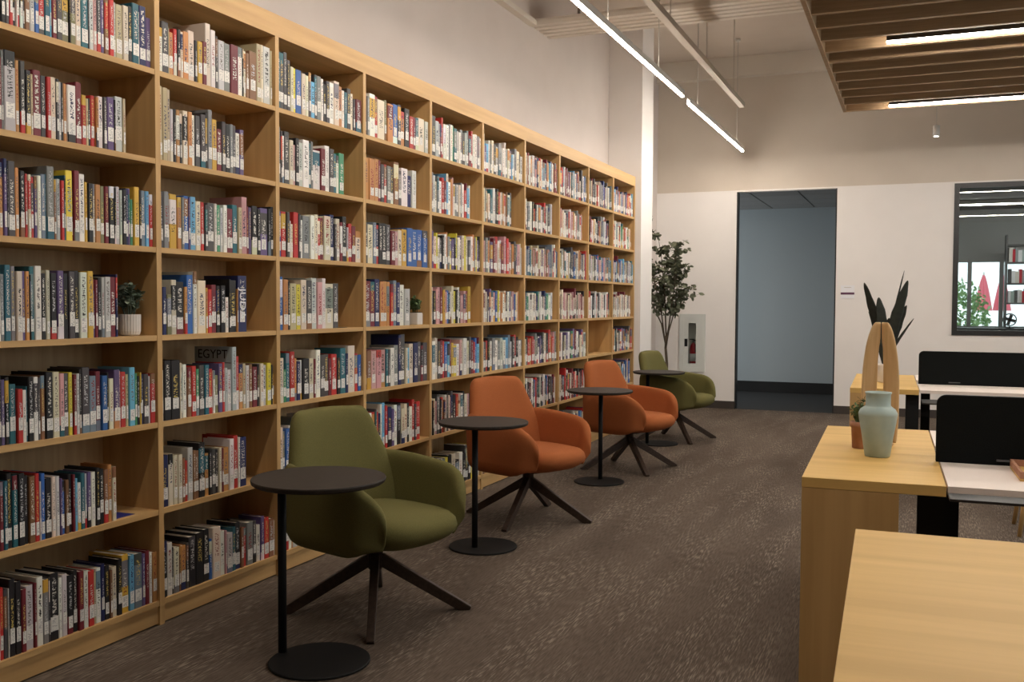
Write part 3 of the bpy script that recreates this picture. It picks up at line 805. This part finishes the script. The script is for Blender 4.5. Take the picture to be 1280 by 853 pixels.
# ================================================================== lounge chairs
def make_chair(fab, label, loc, face, legs=None):
    # the shell swivels on its base: legs gives the heading of the base when it differs
    loff = math.radians((face if legs is None else legs) - face)
    t = thing('swivel_armchair', label, 'armchair', (*loc, 0), math.radians(face), 'swivel armchairs along the bookcase')
    ss = lambda a, b, x: (lambda q: q * q * (3 - 2 * q))(max(0, min(1, (x - a) / (b - a))))
    def back(u, v):
        s = 2 * u - 1
        w = .292 - .070 * ss(.38, 1.0, v)
        if v > .84: w *= 1 - .20 * (1 - math.sqrt(max(0, 1 - ((v - .84) / .16) ** 2)))
        z = .34 + .530 * v - .010 * s * s * v
        x = -.215 - .120 * v ** 1.15 + (.085 - .045 * v) * abs(s) ** 2.2
        return (x, s * w, z)
    weld(slab(back, 20, 22, .085, 8, 10).build('backrest', fab, t))
    for sg in (1, -1):
        def arm(u, v, sg=sg):
            # plan path from behind the back, round the side, to the front tip
            if u < .36:
                a = u / .36; ang = PI * (.5 + .42 * (1 - a)); ex = .62
                x = -.10 - .185 * abs(math.cos(ang)) ** ex; y = .10 + .182 * math.sin(ang) ** ex
            else:
                a = (u - .36) / .64
                x = -.10 + .405 * a; y = .282 - .035 * a ** 2.5
            k = max(0, (u - .66) / .34)
            top = .655 - .025 * ss(.2, .9, u) - .205 * (1 - math.sqrt(max(0, 1 - k ** 2.4)))
            bot = .302 + .045 * ss(.62, 1.0, u) ** 1.3
            z = bot + (top - bot) * v
            y += .020 * ss(.1, .9, v) - .045 * (1 - ss(0, .22, v)) ** 1.6 * (1 - ss(.60, .95, u)) - .040 * ss(.80, 1, u) ** 1.4
            x += .012 * v - .035 * (1 - v) * ss(.70, 1, u)
            return (x, sg * y, z)
        weld(slab(arm, 30, 18, .062, 10, 8).build('arm', fab, t))
    rings = [(.0, .462, 0), (.4, .462, 0), (.75, .458, 0), (.90, .448, 0), (.975, .428, 0), (1.0, .400, 0), (.98, .372, -.004), (.93, .345, -.015), (.84, .318, -.030), (.66, .296, -.05), (.40, .280, -.06), (0, .276, -.06)]
    rings = [(a_, z_ if z_ >= .40 else .302 + (z_ - .276) * .098 / .124, d_) for a_, z_, d_ in rings]
    b = MB(); n = 40; vs = []; fs = []
    for sc, z, dx in rings:
        for k in range(n):
            a = 2 * PI * k / n; c, s_ = math.cos(a), math.sin(a)
            ex = 2 / 3.0
            px = abs(c) ** ex * (1 if c > 0 else -1); py = abs(s_) ** ex * (1 if s_ > 0 else -1)
            vs.append((.072 + dx + .294 * px * sc, .250 * py * sc * (1 - .04 * px), z + .012 * max(0, px) * (1 if z > .44 else 0) * 0))
    for i in range(len(rings) - 1):
        for k in range(n):
            l = (k + 1) % n
            fs.append((i * n + k, i * n + l, (i + 1) * n + l, (i + 1) * n + k))
    weld(b.add(vs, fs, True).build('seat', fab, t))
    MB().lathe([(0, .19), (.030, .19), (.034, .20), (.034, .288), (.10, .292), (.10, .3015), (0, .3015)], 20).build('hub', 'leg_dark', t)
    for k in range(4):
        a = PI / 4 + k * PI / 2 + loff
        c, s_ = math.cos(a), math.sin(a)
        def P(r, w, z): return (r * c - w * s_, r * s_ + w * c, z)
        r0, r1 = .020, .405
        vs = [P(r0, -.019, .203), P(r0, .019, .203), P(r0, .019, .264), P(r0, -.019, .264),
              P(r1 - .045, -.016, .0), P(r1 - .045, .016, .0), P(r1 + .006, .016, .0), P(r1 + .006, -.016, .0),
              P(r1 + .012, -.016, .014), P(r1 + .012, .016, .014)]
        fs = [(0, 3, 2, 1), (0, 1, 5, 4), (4, 5, 6, 7), (7, 6, 9, 8), (3, 8, 9, 2), (1, 2, 9, 6, 5), (0, 4, 7, 8, 3)]
        bevel(MB().add(vs, fs).build('leg', 'leg_dark', t), .003)
    return t
make_chair('green_fab', 'moss green swivel armchair standing before the bay beside the EGYPT book', (.722, .50), -17)
make_chair('orange_fab', 'rust orange swivel armchair turned towards the vase desk, next to green chair', (.645, 2.477), -23, -43)
make_chair('orange_fab', 'rust orange swivel armchair between the other orange chair and the column', (.72, 4.52), -19, -9)
make_chair('green_fab', 'moss green swivel armchair by the column under the leafy tree', (.68, 6.36), -12)

# ================================================================== side tables
def make_table(c, pole, label):
    t = thing('side_table', label, 'side table', (c[0], c[1], 0), 0, 'round side tables along the bookcase')
    R, H = .247, .695
    MB().lathe([(0, H - .020), (R - .010, H - .020), (R - .002, H - .014), (R, H - .004), (R - .002, H), (0, H)], 56, smooth=False).build('table_top', 'tabletop', t)
    MB().lathe([(0, .0), (.186, .0), (.188, .002), (.188, .008), (.185, .010), (0, .010)], 48, smooth=False).build('base_plate', 'black', t)
    dx, dy = pole[0] - c[0], pole[1] - c[1]
    MB().tube([(dx, dy, .0105), (dx, dy, H - .027)], .0165, 16).build('pole', 'black', t)
    MB().lathe([(0, H - .0265), (.06, H - .0265), (.06, H - .0205), (0, H - .0205)], 20, dx, dy).build('mounting_plate', 'black', t)
make_table((.838, -.098), (.663, -.086), 'round black side table before the EGYPT book bay')
make_table((.690, 1.70), (.665, 1.645), 'round black side table between the near green chair and orange chair')
make_table((.685, 3.82), (.668, 3.90), 'round black side table between the two orange chairs')
make_table((.60, 5.95), (.505, 5.90), 'round black side table at the green chair near the column')

# ================================================================== plants and pots
def leaf_quad(b, c, d, up, l, w):
    """small bent oval leaf, six sided"""
    d = d.normalized(); s = d.cross(up)
    s = s.normalized() if s.length > 1e-6 else Vector((1, 0, 0)); n = s.cross(d)
    pts = [c, c + d * l * .35 + s * w * .5 + n * .1 * w, c + d * l * .75 + s * w * .42, c + d * l + n * (-.06 * l), c + d * l * .75 - s * w * .42, c + d * l * .35 - s * w * .5 + n * .1 * w]
    b.add(pts, [(0, 1, 2, 3), (0, 3, 4, 5)])

def tree(loc, label):
    t = thing('potted_tree', label, 'tree', loc)
    rnd = random.Random(5)
    MB().lathe([(0, 0), (.13, 0), (.145, .02), (.165, .30), (.170, .32), (.155, .32), (.150, .29), (0, .29)], 28).build('pot', 'pot_white', t)
    MB().lathe([(0, .2905), (.149, .2905), (.13, .305), (0, .31)], 20).build('soil', 'soil', t)
    f = MB(); fol_n = 0
    def spray(p, d, l, rad, depth):
        nonlocal fol_n
        pts = [p]; q = p.copy(); dd = d.normalized()
        for i in range(6):
            dd = (dd + Vector((rnd.gauss(0, .10), rnd.gauss(0, .10), rnd.gauss(0, .05)))).normalized()
            q = q + dd * l / 6; pts.append(q.copy())
        for q in pts: q.x = max(q.x, -.30 - loc[0])
        MB().tube(pts, [rad * (1 - .12 * i) for i in range(7)], 6).build('branch', 'bark', t)
        return pts
    trunk = [Vector((0, 0, .28)), Vector((.01, .0, .60)), Vector((-.01, .01, .80)), Vector((.0, .0, .95))]
    MB().tube(trunk, [.020, .018, .016, .014], 8).build('trunk', 'bark', t)
    stems = [(Vector((0, 0, .80)), Vector((-.08, .05, 1)), 1.80), (Vector((0, 0, .82)), Vector((.13, -.03, 1)), 1.15), (Vector((0, 0, .85)), Vector((.05, .08, 1)), 1.35),
             (Vector((0, 0, .9)), Vector((.26, .05, 1)), 1.05), (Vector((0, 0, .9)), Vector((.02, -.06, 1)), 1.1), (Vector((0, 0, .8)), Vector((-.12, -.05, 1)), 1.2)]
    for p, d, l in stems:
        pts = spray(p, d, l, .010, 0)
        for i in range(2, 7):
            for _ in range(3 if i < 6 else 2):
                side = Vector((rnd.uniform(-.8, 1.15), rnd.uniform(-1, 1), rnd.uniform(.2, 1.0)))
                l2 = rnd.uniform(.16, .34) * (1.1 if i < 5 else .7)
                sp = spray(pts[i], side, l2, .004, 1)
                for q in sp[1:]:
                    for _ in range(3):
                        dv = Vector((rnd.gauss(0, 1), rnd.gauss(0, 1), rnd.gauss(.2, .8)))
                        if q.x + loc[0] < -.22: continue
                        leaf_quad(f, q, dv, Vector((rnd.gauss(0, .6), rnd.gauss(0, .6), 1)), rnd.uniform(.045, .072), rnd.uniform(.040, .058)); fol_n += 1
    o = f.build('foliage', 'leaf_euca', t, fix=False); o['kind'] = 'stuff'
tree((.02, 8.62, 0), 'tall eucalyptus tree with round grey green leaves behind the column')

def pot_plant(loc, label, pot, leaf, r, h, n, spread, height, group=None, square=False):
    t = thing('potted_plant', label, 'potted plant', loc, 0, group)
    rnd = random.Random(int(loc[1] * 1000))
    if square:
        o = MB().box(-r, r, -r, r, 0, h).build('pot', pot, t); bevel(o, .006, 3)
        MB().box(-r * .86, r * .86, -r * .86, r * .86, h + .0003, h + .004).build('soil', 'soil', t)
    else:
        b = MB(); seg = 48; prof = [(0, 0), (.72, 0), (.90, .06), (.98, .22), (1.0, .98), (.99, 1.0), (.90, 1.0), (.88, .90), (0, .90)]
        vs = []; fs = []; m_ = len(prof)
        for i in range(seg):
            a = 2 * PI * i / seg; k = 1 if i % 2 else .975
            for q, z in prof: vs.append((q * r * k * math.cos(a), q * r * k * math.sin(a), z * h))
        for i in range(seg):
            j = (i + 1) % seg
            for q in range(m_ - 1): fs.append((i * m_ + q, j * m_ + q, j * m_ + q + 1, i * m_ + q + 1))
        b.add(vs, fs).build('pot', pot, t)
        MB().lathe([(0, h * .902), (r * .86, h * .902), (r * .7, h * .95), (0, h * .96)], 16).build('soil', 'soil', t)
    f = MB(); 
    for i in range(n):
        a = rnd.uniform(0, 2 * PI); sp = rnd.uniform(.15, 1)
        tip = Vector((math.cos(a) * spread * sp, math.sin(a) * spread * sp, h + height * rnd.uniform(.55, 1) * (1 - .3 * sp * sp)))
        st = Vector((math.cos(a) * r * .4, math.sin(a) * r * .4, h * .94))
        mid = (st + tip) / 2 + Vector((0, 0, .02))
        pts = [st, mid, tip]
        MB().tube(pts, [.0022, .0018, .0010], 5).build('stem', leaf, t)
        for k in range(9):
            q = k / 8; c = st.lerp(mid, q * 2) if q < .5 else mid.lerp(tip, q * 2 - 1)
            if q < .2: continue
            for _ in range(3):
                dv = Vector((rnd.gauss(0, 1), rnd.gauss(0, 1), rnd.gauss(.5, .7)))
                leaf_quad(f, c, dv, Vector((rnd.gauss(0, .5), rnd.gauss(0, .5), 1)), rnd.uniform(.018, .030), rnd.uniform(.012, .019))
    o = f.build('foliage', leaf, t, fix=False); o['kind'] = 'stuff'
    return t
pot_plant((-.07, -.093, SH[3] + .0003), 'leafy grey green plant in ribbed white pot on the fourth shelf', 'pot_white', 'leaf_pot', .044, .086, 16, .060, .140)
pot_plant((-.05, 2.285, SH[3] + .0003), 'small green plant in a square pale pot on the fourth shelf', 'pot_white', 'leaf_green', .036, .075, 12, .065, .105, square=True)

# ================================================================== desks
ROT = math.radians(1.5)
HT = .74
def end_table(name, label, loc, wx, ly, group):
    t = thing(name, label, 'table', (*loc, 0), ROT, group)
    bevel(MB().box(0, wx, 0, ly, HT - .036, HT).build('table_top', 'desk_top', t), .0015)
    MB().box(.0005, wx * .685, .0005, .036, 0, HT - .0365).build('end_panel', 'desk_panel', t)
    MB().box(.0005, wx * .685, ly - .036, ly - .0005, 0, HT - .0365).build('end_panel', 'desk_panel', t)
    return t
G = 'oak end tables in a row'
end_table('end_table', 'empty oak end table in front of the vase table', (2.728, -.372 - 1.53), .47, 1.53, G).location = (2.768, -1.90, 0)
end_table('end_table', 'oak end table carrying the sage vase and wooden loop', (2.508, .385), .462, 1.545, G)
end_table('end_table', 'oak end table carrying the dark leaved plant', (2.428, 4.30), .462, 1.55, G)

def bench(label, x, yn, length, slab_d, gap):
    t = thing('bench_desk', label, 'desk', (x, yn, 0), ROT, 'white double bench desks')
    bevel(MB().box(0, length, 0, slab_d, HT - .022, HT).build('desk_top', 'white_lam', t), .001)
    bevel(MB().box(0, length, slab_d + gap, 2 * slab_d + gap, HT - .022, HT).build('desk_top', 'white_lam', t), .001)
    MB().box(.02, length, 2 * slab_d + gap - .15, 2 * slab_d + gap - .10, HT - .055, HT - .0225).build('under_rail', 'black', t)
    MB().box(.04, length, slab_d + .03, slab_d + gap - .03, HT - .16, HT - .15).build('cable_tray', 'grey_plastic', t)
    for q in (.10, length - .12):
        for y in (.12, 2 * slab_d + gap - .20):
            MB().box(q - (.19 if y < .5 else .05), q - (.102 if y < .5 else -.02), y - .03, y + .04, 0, HT - .038).build('leg', 'black', t)
    return t
bench('white bench desk beside the sage vase table', 2.975, .40, 1.9, .56, .42)
bench('white bench desk nearer the back wall window', 2.895, 4.30, 2.4, .60, .40)

def screen(loc, w, h, label):
    t = thing('privacy_screen', label, 'desk screen', loc, ROT, 'black desk screens')
    r = .035; pts = [(0, 0), (w, 0)]
    for cx_, a0 in ((w - r, 0), (r, 90)):
        for k in range(7):
            a = math.radians(a0 + k * 15); pts.append((cx_ + r * math.cos(a), h - r + r * math.sin(a)))
    bevel(MB().prism(pts, 'y', 0, .028).build('felt_panel', 'screen', t), .004)
    for q in (.25, w - .25):
        MB().box(q - .04, q + .04, -.006, -.0005, .015, .022).build('clamp', 'grey_plastic', t)
        MB().box(q - .03, q + .03, -.03, .06, -.0, .006).build('clamp_foot', 'black', t) if False else None
    return t
screen((2.945, .931, HT + .0005), 1.7, .258, 'black felt desk screen on the bench by the vase table')
screen((2.885, 4.872, HT + .0005), 2.2, .252, 'black felt desk screen below the back wall window')

# box on the white desk and a wooden chair between the benches
t = thing('wooden_tray', 'shallow brown wooden tray on the white bench desk', 'tray', (3.205, .60, HT + .0005), ROT)
MB().box(0, .32, 0, .30, 0, .008).build('tray_base', 'desk_top', t)
for q in ((0, .32, 0, .010), (0, .32, .29, .30), (0, .010, .0105, .2895), (.31, .32, .0105, .2895)):
    MB().box(q[0], q[1], q[2], q[3], .0085, .032).build('tray_wall', 'terracotta', t)
t = thing('wooden_chair', 'wooden chair with curved top rail between the white benches', 'chair', (3.62, 3.35, 0))
MB().lathe([(0, .43), (.20, .43), (.21, .445), (.20, .46), (0, .46)], 28).build('seat', 'desk_panel', t)
pts = [(.24 * math.cos(a), -.24 * math.sin(a), .735) for a in [math.radians(20 + 14 * k) for k in range(11)]]
MB().tube(pts, .022, 10).build('back_rail', 'desk_panel', t)
for sx in (-1, 1):
    MB().tube([(sx * .17, -.16, .46), (sx * .185, -.15, .72)], .012, 8).build('back_post', 'desk_panel', t)
    for sy in (-1, 1): MB().tube([(sx * .13, sy * .13, .43), (sx * .18, sy * .18, 0)], [.016, .012], 8).build('leg', 'desk_panel', t)

# ================================================================== objects on the tables
t = thing('vase', 'sage green ceramic vase on the oak end table', 'vase', (2.733, .985, HT + .0005))
MB().lathe([(0, 0), (.045, 0), (.048, .004), (.060, .085), (.0735, .165), (.0735, .172), (.066, .188), (.052, .198), (.047, .204), (.047, .246), (.050, .252), (.050, .256), (.043, .256), (.041, .20), (.06, .16), (.04, .012), (0, .012)], 48).build('vase_body', 'sage', t)

t = thing('potted_plant', 'small green plant in terracotta pot beside the sage vase', 'potted plant', (2.655, 1.185, HT + .0005))
MB().lathe([(0, 0), (.026, 0), (.029, .003), (.033, .088), (.037, .090), (.039, .112), (.035, .113), (.032, .10), (0, .10)], 32).build('pot', 'terracotta', t)
MB().lathe([(0, .1005), (.0315, .1005), (.02, .106), (0, .108)], 16).build('soil', 'soil', t)
f = MB(); rnd = random.Random(3)
for i in range(26):
    a = rnd.uniform(0, 2 * PI); s_ = rnd.uniform(.2, 1)
    tip = Vector((math.cos(a) * .062 * s_, math.sin(a) * .062 * s_, .118 + .085 * rnd.uniform(.4, 1)))
    MB().tube([(math.cos(a) * .012, math.sin(a) * .012, .105), tip], [.0016, .0008], 5).build('stem', 'leaf_green', t)
    for k in range(3, 9):
        c = Vector((0, 0, .105)).lerp(tip, k / 8)
        for _ in range(2): leaf_quad(f, c, Vector((rnd.gauss(0, 1), rnd.gauss(0, 1), rnd.gauss(.6, .6))), Vector((rnd.gauss(0, .5), .3, 1)), rnd.uniform(.014, .024), rnd.uniform(.007, .011))
o = f.build('foliage', 'leaf_green', t, fix=False); o['kind'] = 'stuff'

# pointed wooden loop: two bent ribbons meeting at the top
t = thing('wooden_loop', 'pale bent wood loop sculpture standing behind the sage vase', 'sculpture', (2.728, 1.33, HT + .0005), math.radians(4))
for sg in (-1, 1):
    def rib(u, v, sg=sg):
        out = .068 * math.sqrt(max(0, 1 - (abs(u - .36) / .655) ** 2.3)) + .004
        inn = .010 * math.sqrt(max(0, 1 - (abs(u - .34) / .50) ** 2.2)) if u < .84 else 0
        inn = min(inn, out - .003)
        return (sg * (inn + (out - inn) * v) + (.0035 * sg), -.022 + .050 * (1 - v) * (1 - .5 * u), .012 + .515 * u)
    weld(slab(rib, 34, 10, .013, 30, 12).build('ribbon', 'sculpt', t))
MB().lathe([(0, 0), (.058, 0), (.058, .010), (0, .010)], 28, smooth=False).build('foot', 'sculpt', t)

t = thing('dark_leaf_plant', 'plant with tall near-black blade leaves in a white pot', 'potted plant', (2.645, 4.93, HT + .0005))
MB().lathe([(0, 0), (.048, 0), (.055, .01), (.060, .13), (.060, .145), (.053, .145), (.050, .125), (0, .125)], 32).build('pot', 'pot_white', t)
MB().lathe([(0, .1255), (.0495, .1255), (.03, .132), (0, .134)], 16).build('soil', 'soil', t)
BL = [(-.165, .02, .775, .070, -12), (-.055, -.02, .66, .085, 8), (.125, .03, .87, .016, 10), (.150, -.02, .79, .080, 6), (.145, .03, .60, .062, -6), (.20, -.03, .50, .028, 20), (-.13, .03, .55, .022, -5), (-.10, -.03, .45, .024, -8), (.02, .05, .5, .06, 0)]
for bx_, by_, hh, w, tw in BL:
    def blade(u, v, bx_=bx_, by_=by_, hh=hh, w=w, tw=tw):
        z = .12 + (hh - .12) * u
        prof = (u ** .55) * (1 - u) ** .55 * 1.75 * (1 + .07 * math.sin(u * 31 + bx_ * 90))
        prof = min(1, prof + .10 * (1 - u))
        a = math.radians(tw * 2)
        q = (v - .5) * w * 1.3 * prof
        return (bx_ * (.10 * u + .90 * u ** 1.35) + q * math.cos(a), by_ * u + q * math.sin(a), z)
    weld(slab(blade, 22, 4, .004, 30, 6).build('leaf', 'leaf_dark', t), .0002)

# ================================================================== fire extinguisher cabinet and sign
t = thing('extinguisher_cabinet', 'white recessed cabinet with glass door on the back wall', 'cabinet', (.1765, YB, 0))
w2 = .168
for q in ((-w2, -.110, .462, 1.212), (.110, w2, .462, 1.212), (-.110, .110, .462, .520), (-.110, .110, 1.150, 1.212)):
    MB().box(q[0], q[1], -.022, -.0005, q[2], q[3]).build('trim_frame', 'cabinet_grey', t)
MB().box(-.137, .137, .095, .10, .495, 1.18).build('back_plate', 'white_metal', t)
mb = MB(); mb.box(-.141, -.1375, 0, .10, .491, 1.184).box(.1375, .141, 0, .10, .491, 1.184).box(-.137, .137, 0, .0945, .491, .4945).box(-.137, .137, 0, .0945, 1.1805, 1.184)
mb.build('box_side', 'white_metal', t)
dr = MB().box(-.110, -.050, -.017, -.0125, .520, 1.150).build('door', 'cabinet_grey', t)
for q in ((.050, .110, .520, 1.150), (-.050, .050, .520, .570), (-.050, .050, 1.095, 1.150)):
    MB().box(q[0], q[1], -.017, -.0125, q[2], q[3]).build('door_rail', 'cabinet_grey', dr)
MB().box(-.050, .050, -.015, -.014, .570, 1.095).build('pane', 'glass', dr)
MB().box(-.098, -.060, -.026, -.0175, .79, .89).build('handle', 'black', dr)
t = thing('fire_extinguisher', 'red fire extinguisher inside the glass fronted cabinet', 'extinguisher', (.178, YB + .047, .4955))
MB().lathe([(0, 0), (.040, 0), (.044, .006), (.044, .27), (.040, .30), (.022, .33), (.014, .34), (0, .34)], 24).build('cylinder', 'red', t)
MB().lathe([(.0442, .10), (.0446, .10), (.0446, .20), (.0442, .20)], 24).build('label_band', 'sign_white', t)
MB().tube([(0, 0, .34), (0, 0, .38)], .012, 10).build('valve', 'chrome', t)
MB().box(-.05, .012, -.008, .008, .3805, .392).build('lever', 'black', t)
MB().tube([(.012, 0, .37), (.036, 0, .38), (.040, -.02, .33), (.036, -.038, .22)], .007, 8).build('hose', 'black', t)

t = thing('room_sign', 'small white wall sign with purple band beside the doorway', 'sign', (2.075, YB - .0065, 1.498))
MB().box(-.079, .079, 0, .006, -.079, .079).build('plate', 'sign_white', t)
MB().box(-.079, .079, -.001, -.0003, -.033, -.006).build('band', 'purple', t)
text_mesh('room_name', 'LIBRARY', .018, 'grey_plastic', t, Matrix(((1, 0, 0, 0), (0, 0, -1, -.0008), (0, 1, 0, .055), (0, 0, 0, 1)))) if False else MB().box(-.04, .04, -.0009, -.0003, .052, .058).build('lettering_line', 'rail', t)

# ================================================================== lights and ceiling services
def strip(label, x, ya, yb, z, hang, glow='strip_glow'):
    t = thing('linear_pendant', label, 'ceiling light', (x, ya, z))
    l = yb - ya
    MB().prism([(-.016, .0125), (.016, .0125), (.016, .060), (.013, .060), (.013, .016), (-.013, .016), (-.013, .060), (-.016, .060)], 'y', 0, l).build('housing', 'strip_house', t)
    MB().box(-.012, .012, .003, l - .003, 0, .012).build('diffuser', glow, t)
    MB().box(-.0125, .0125, .003, l - .003, .0165, .030).build('added_uplight', 'added_up_glow', t)  # unseen glowing strip, added to throw light on the ceiling
    for h in hang:
        MB().tube([(0, h - ya, .0305), (0, h - ya, ZC - z - .001)], .0035, 6).build('hanger_cable', 'wire', t)
        MB().lathe([(0, ZC - z - .03), (.03, ZC - z - .03), (.03, ZC - z - .002), (0, ZC - z - .002)], 14, 0, h - ya).build('canopy_cap', 'strip_house', t)
strip('long linear pendant light running above the side tables', .885, -1.9, 5.58, 3.2, (-1, 1.2, 3.3, 4.7))
strip('short linear pendant light hanging nearer the back wall', .865, 5.90, 8.93, 3.2, (6.3, 8.5), 'strip_far_glow')
# cable tray rail hung from the ceiling
t = thing('ceiling_rail', 'pale metal strut rail hung beside the linear light', 'rail', (1.05, -4.0, 3.5))
MB().prism([(-.03, 0), (.03, 0), (.03, .05), (.022, .05), (.022, .008), (-.022, .008), (-.022, .05), (-.03, .05)], 'y', 0, 11.75).build('channel', 'rail', t)
for y in (1, 4, 7.6, 8.4, 9.8, 11.2):
    MB().tube([(0, y, .0085), (0, y, ZC - 3.501)], .005, 6).build('threaded_rod', 'rail', t)
# ribbed deck strip below the ceiling
t = thing('ribbed_deck', 'ribbed white steel deck strip spanning from the left wall', 'ceiling panel', (XW + .002, 4.86, 3.775))
nr = 5; wd = .52
mb = MB().box(0, 2.55, 0, wd, .03, .05); mb.build('deck_plate', 'deck', t)
for k in range(nr):
    y = k * wd / nr
    MB().prism([(y + .012, .0), (y + .070, .0), (y + .088, .0295), (y - .006 + .004, .0295)], 'x', 0, 2.55).build('rib', 'deck', t)
for x in (.36, 1.9): MB().tube([(x, .26, .0505), (x, .26, ZC - 3.776)], .012, 8).build('hanger_rod', 'rail', t)

# slatted wooden canopy with recessed strips
cx_a, cx_b, cyn, cyf, cz = 2.20, 6.2, -2.2, 6.83, 3.2
t = thing('slatted_canopy', 'suspended dark wood slat canopy over the desks', 'ceiling canopy', (0, 0, 0))
MB().box(cx_a - .03, cx_a, cyn, cyf, cz, cz + .26).build('edge_beam', 'slat', t)
MB().box(cx_a, cx_b, cyf - .03, cyf, cz, cz + .26).build('edge_beam', 'slat', t)
MB().box(cx_b, cx_b + .03, cyn, cyf, cz, cz + .26).build('edge_beam', 'slat', t)
MB().box(cx_a, cx_b, cyn, cyn + .03, cz, cz + .26).build('edge_beam', 'slat', t)
MB().box(cx_a + .06, cx_b, cyn + .03, cyf - .03, cz + .2605, cz + .275).build('added_shade_board', 'black', t)  # unseen black board, added to keep the slat gaps dark
pitch = .3375
sm = MB().box(cx_a + .001, cx_b - .001, 0, .040, cz + .01, cz + .19).build('slat', 'slat', t, (0, cyf - pitch, 0))
ys = [cyf - pitch]
k = 2
while cyf - k * pitch > cyn + .05:
    o = bpy.data.objects.new('slat', sm.data); COL.objects.link(o); o.parent = t; o.location = (0, cyf - k * pitch, 0); ys.append(cyf - k * pitch); k += 1
for x in (2.6, 4.2, 5.8):
    for y in (cyf - 20 * pitch + .02, cyf - 10 * pitch + .02, cyf - pitch + .02): MB().tube([(x, y, cz + .2755), (x, y, ZC - .001)], .006, 6).build('suspension_rod', 'rail', t)
for k, (y, x) in enumerate(((cyf - .5 * pitch + .02, 2.585), (cyf - 7.5 * pitch + .02, 2.63), (cyf - 14.5 * pitch + .02, 2.63), (cyf - 21.5 * pitch + .02, 2.63))):  # the fourth light, out of view, is added to brighten the nearest table
    lt = thing('canopy_light', 'linear light between the canopy slats, %s from the back wall side' % ['first', 'second', 'third', 'fourth'][k], 'ceiling light', (x, y, cz - .004))
    MB().box(0, 3.4, -.020, .020, .014, .07).build('housing', 'black', lt)
    MB().box(.002, 3.398, -.016, .016, 0, .0135).build('diffuser', 'canopy_glow', lt)
# small downlight
t = thing('pendant_downlight', 'small white cylinder downlight hanging before the back wall', 'ceiling light', (3.02, 8.55, 3.19))
MB().lathe([(.026, 0), (.034, 0), (.034, .12), (0, .12), (0, .02), (.026, .02)], 24).build('can', 'white_metal', t)
MB().lathe([(0, .012), (.0255, .012), (.0255, .006), (0, .006)], 20).build('lens', 'spot_glow', t)
MB().tube([(0, 0, .1205), (0, 0, ZC - 3.191)], .004, 6).build('cord', 'wire', t)
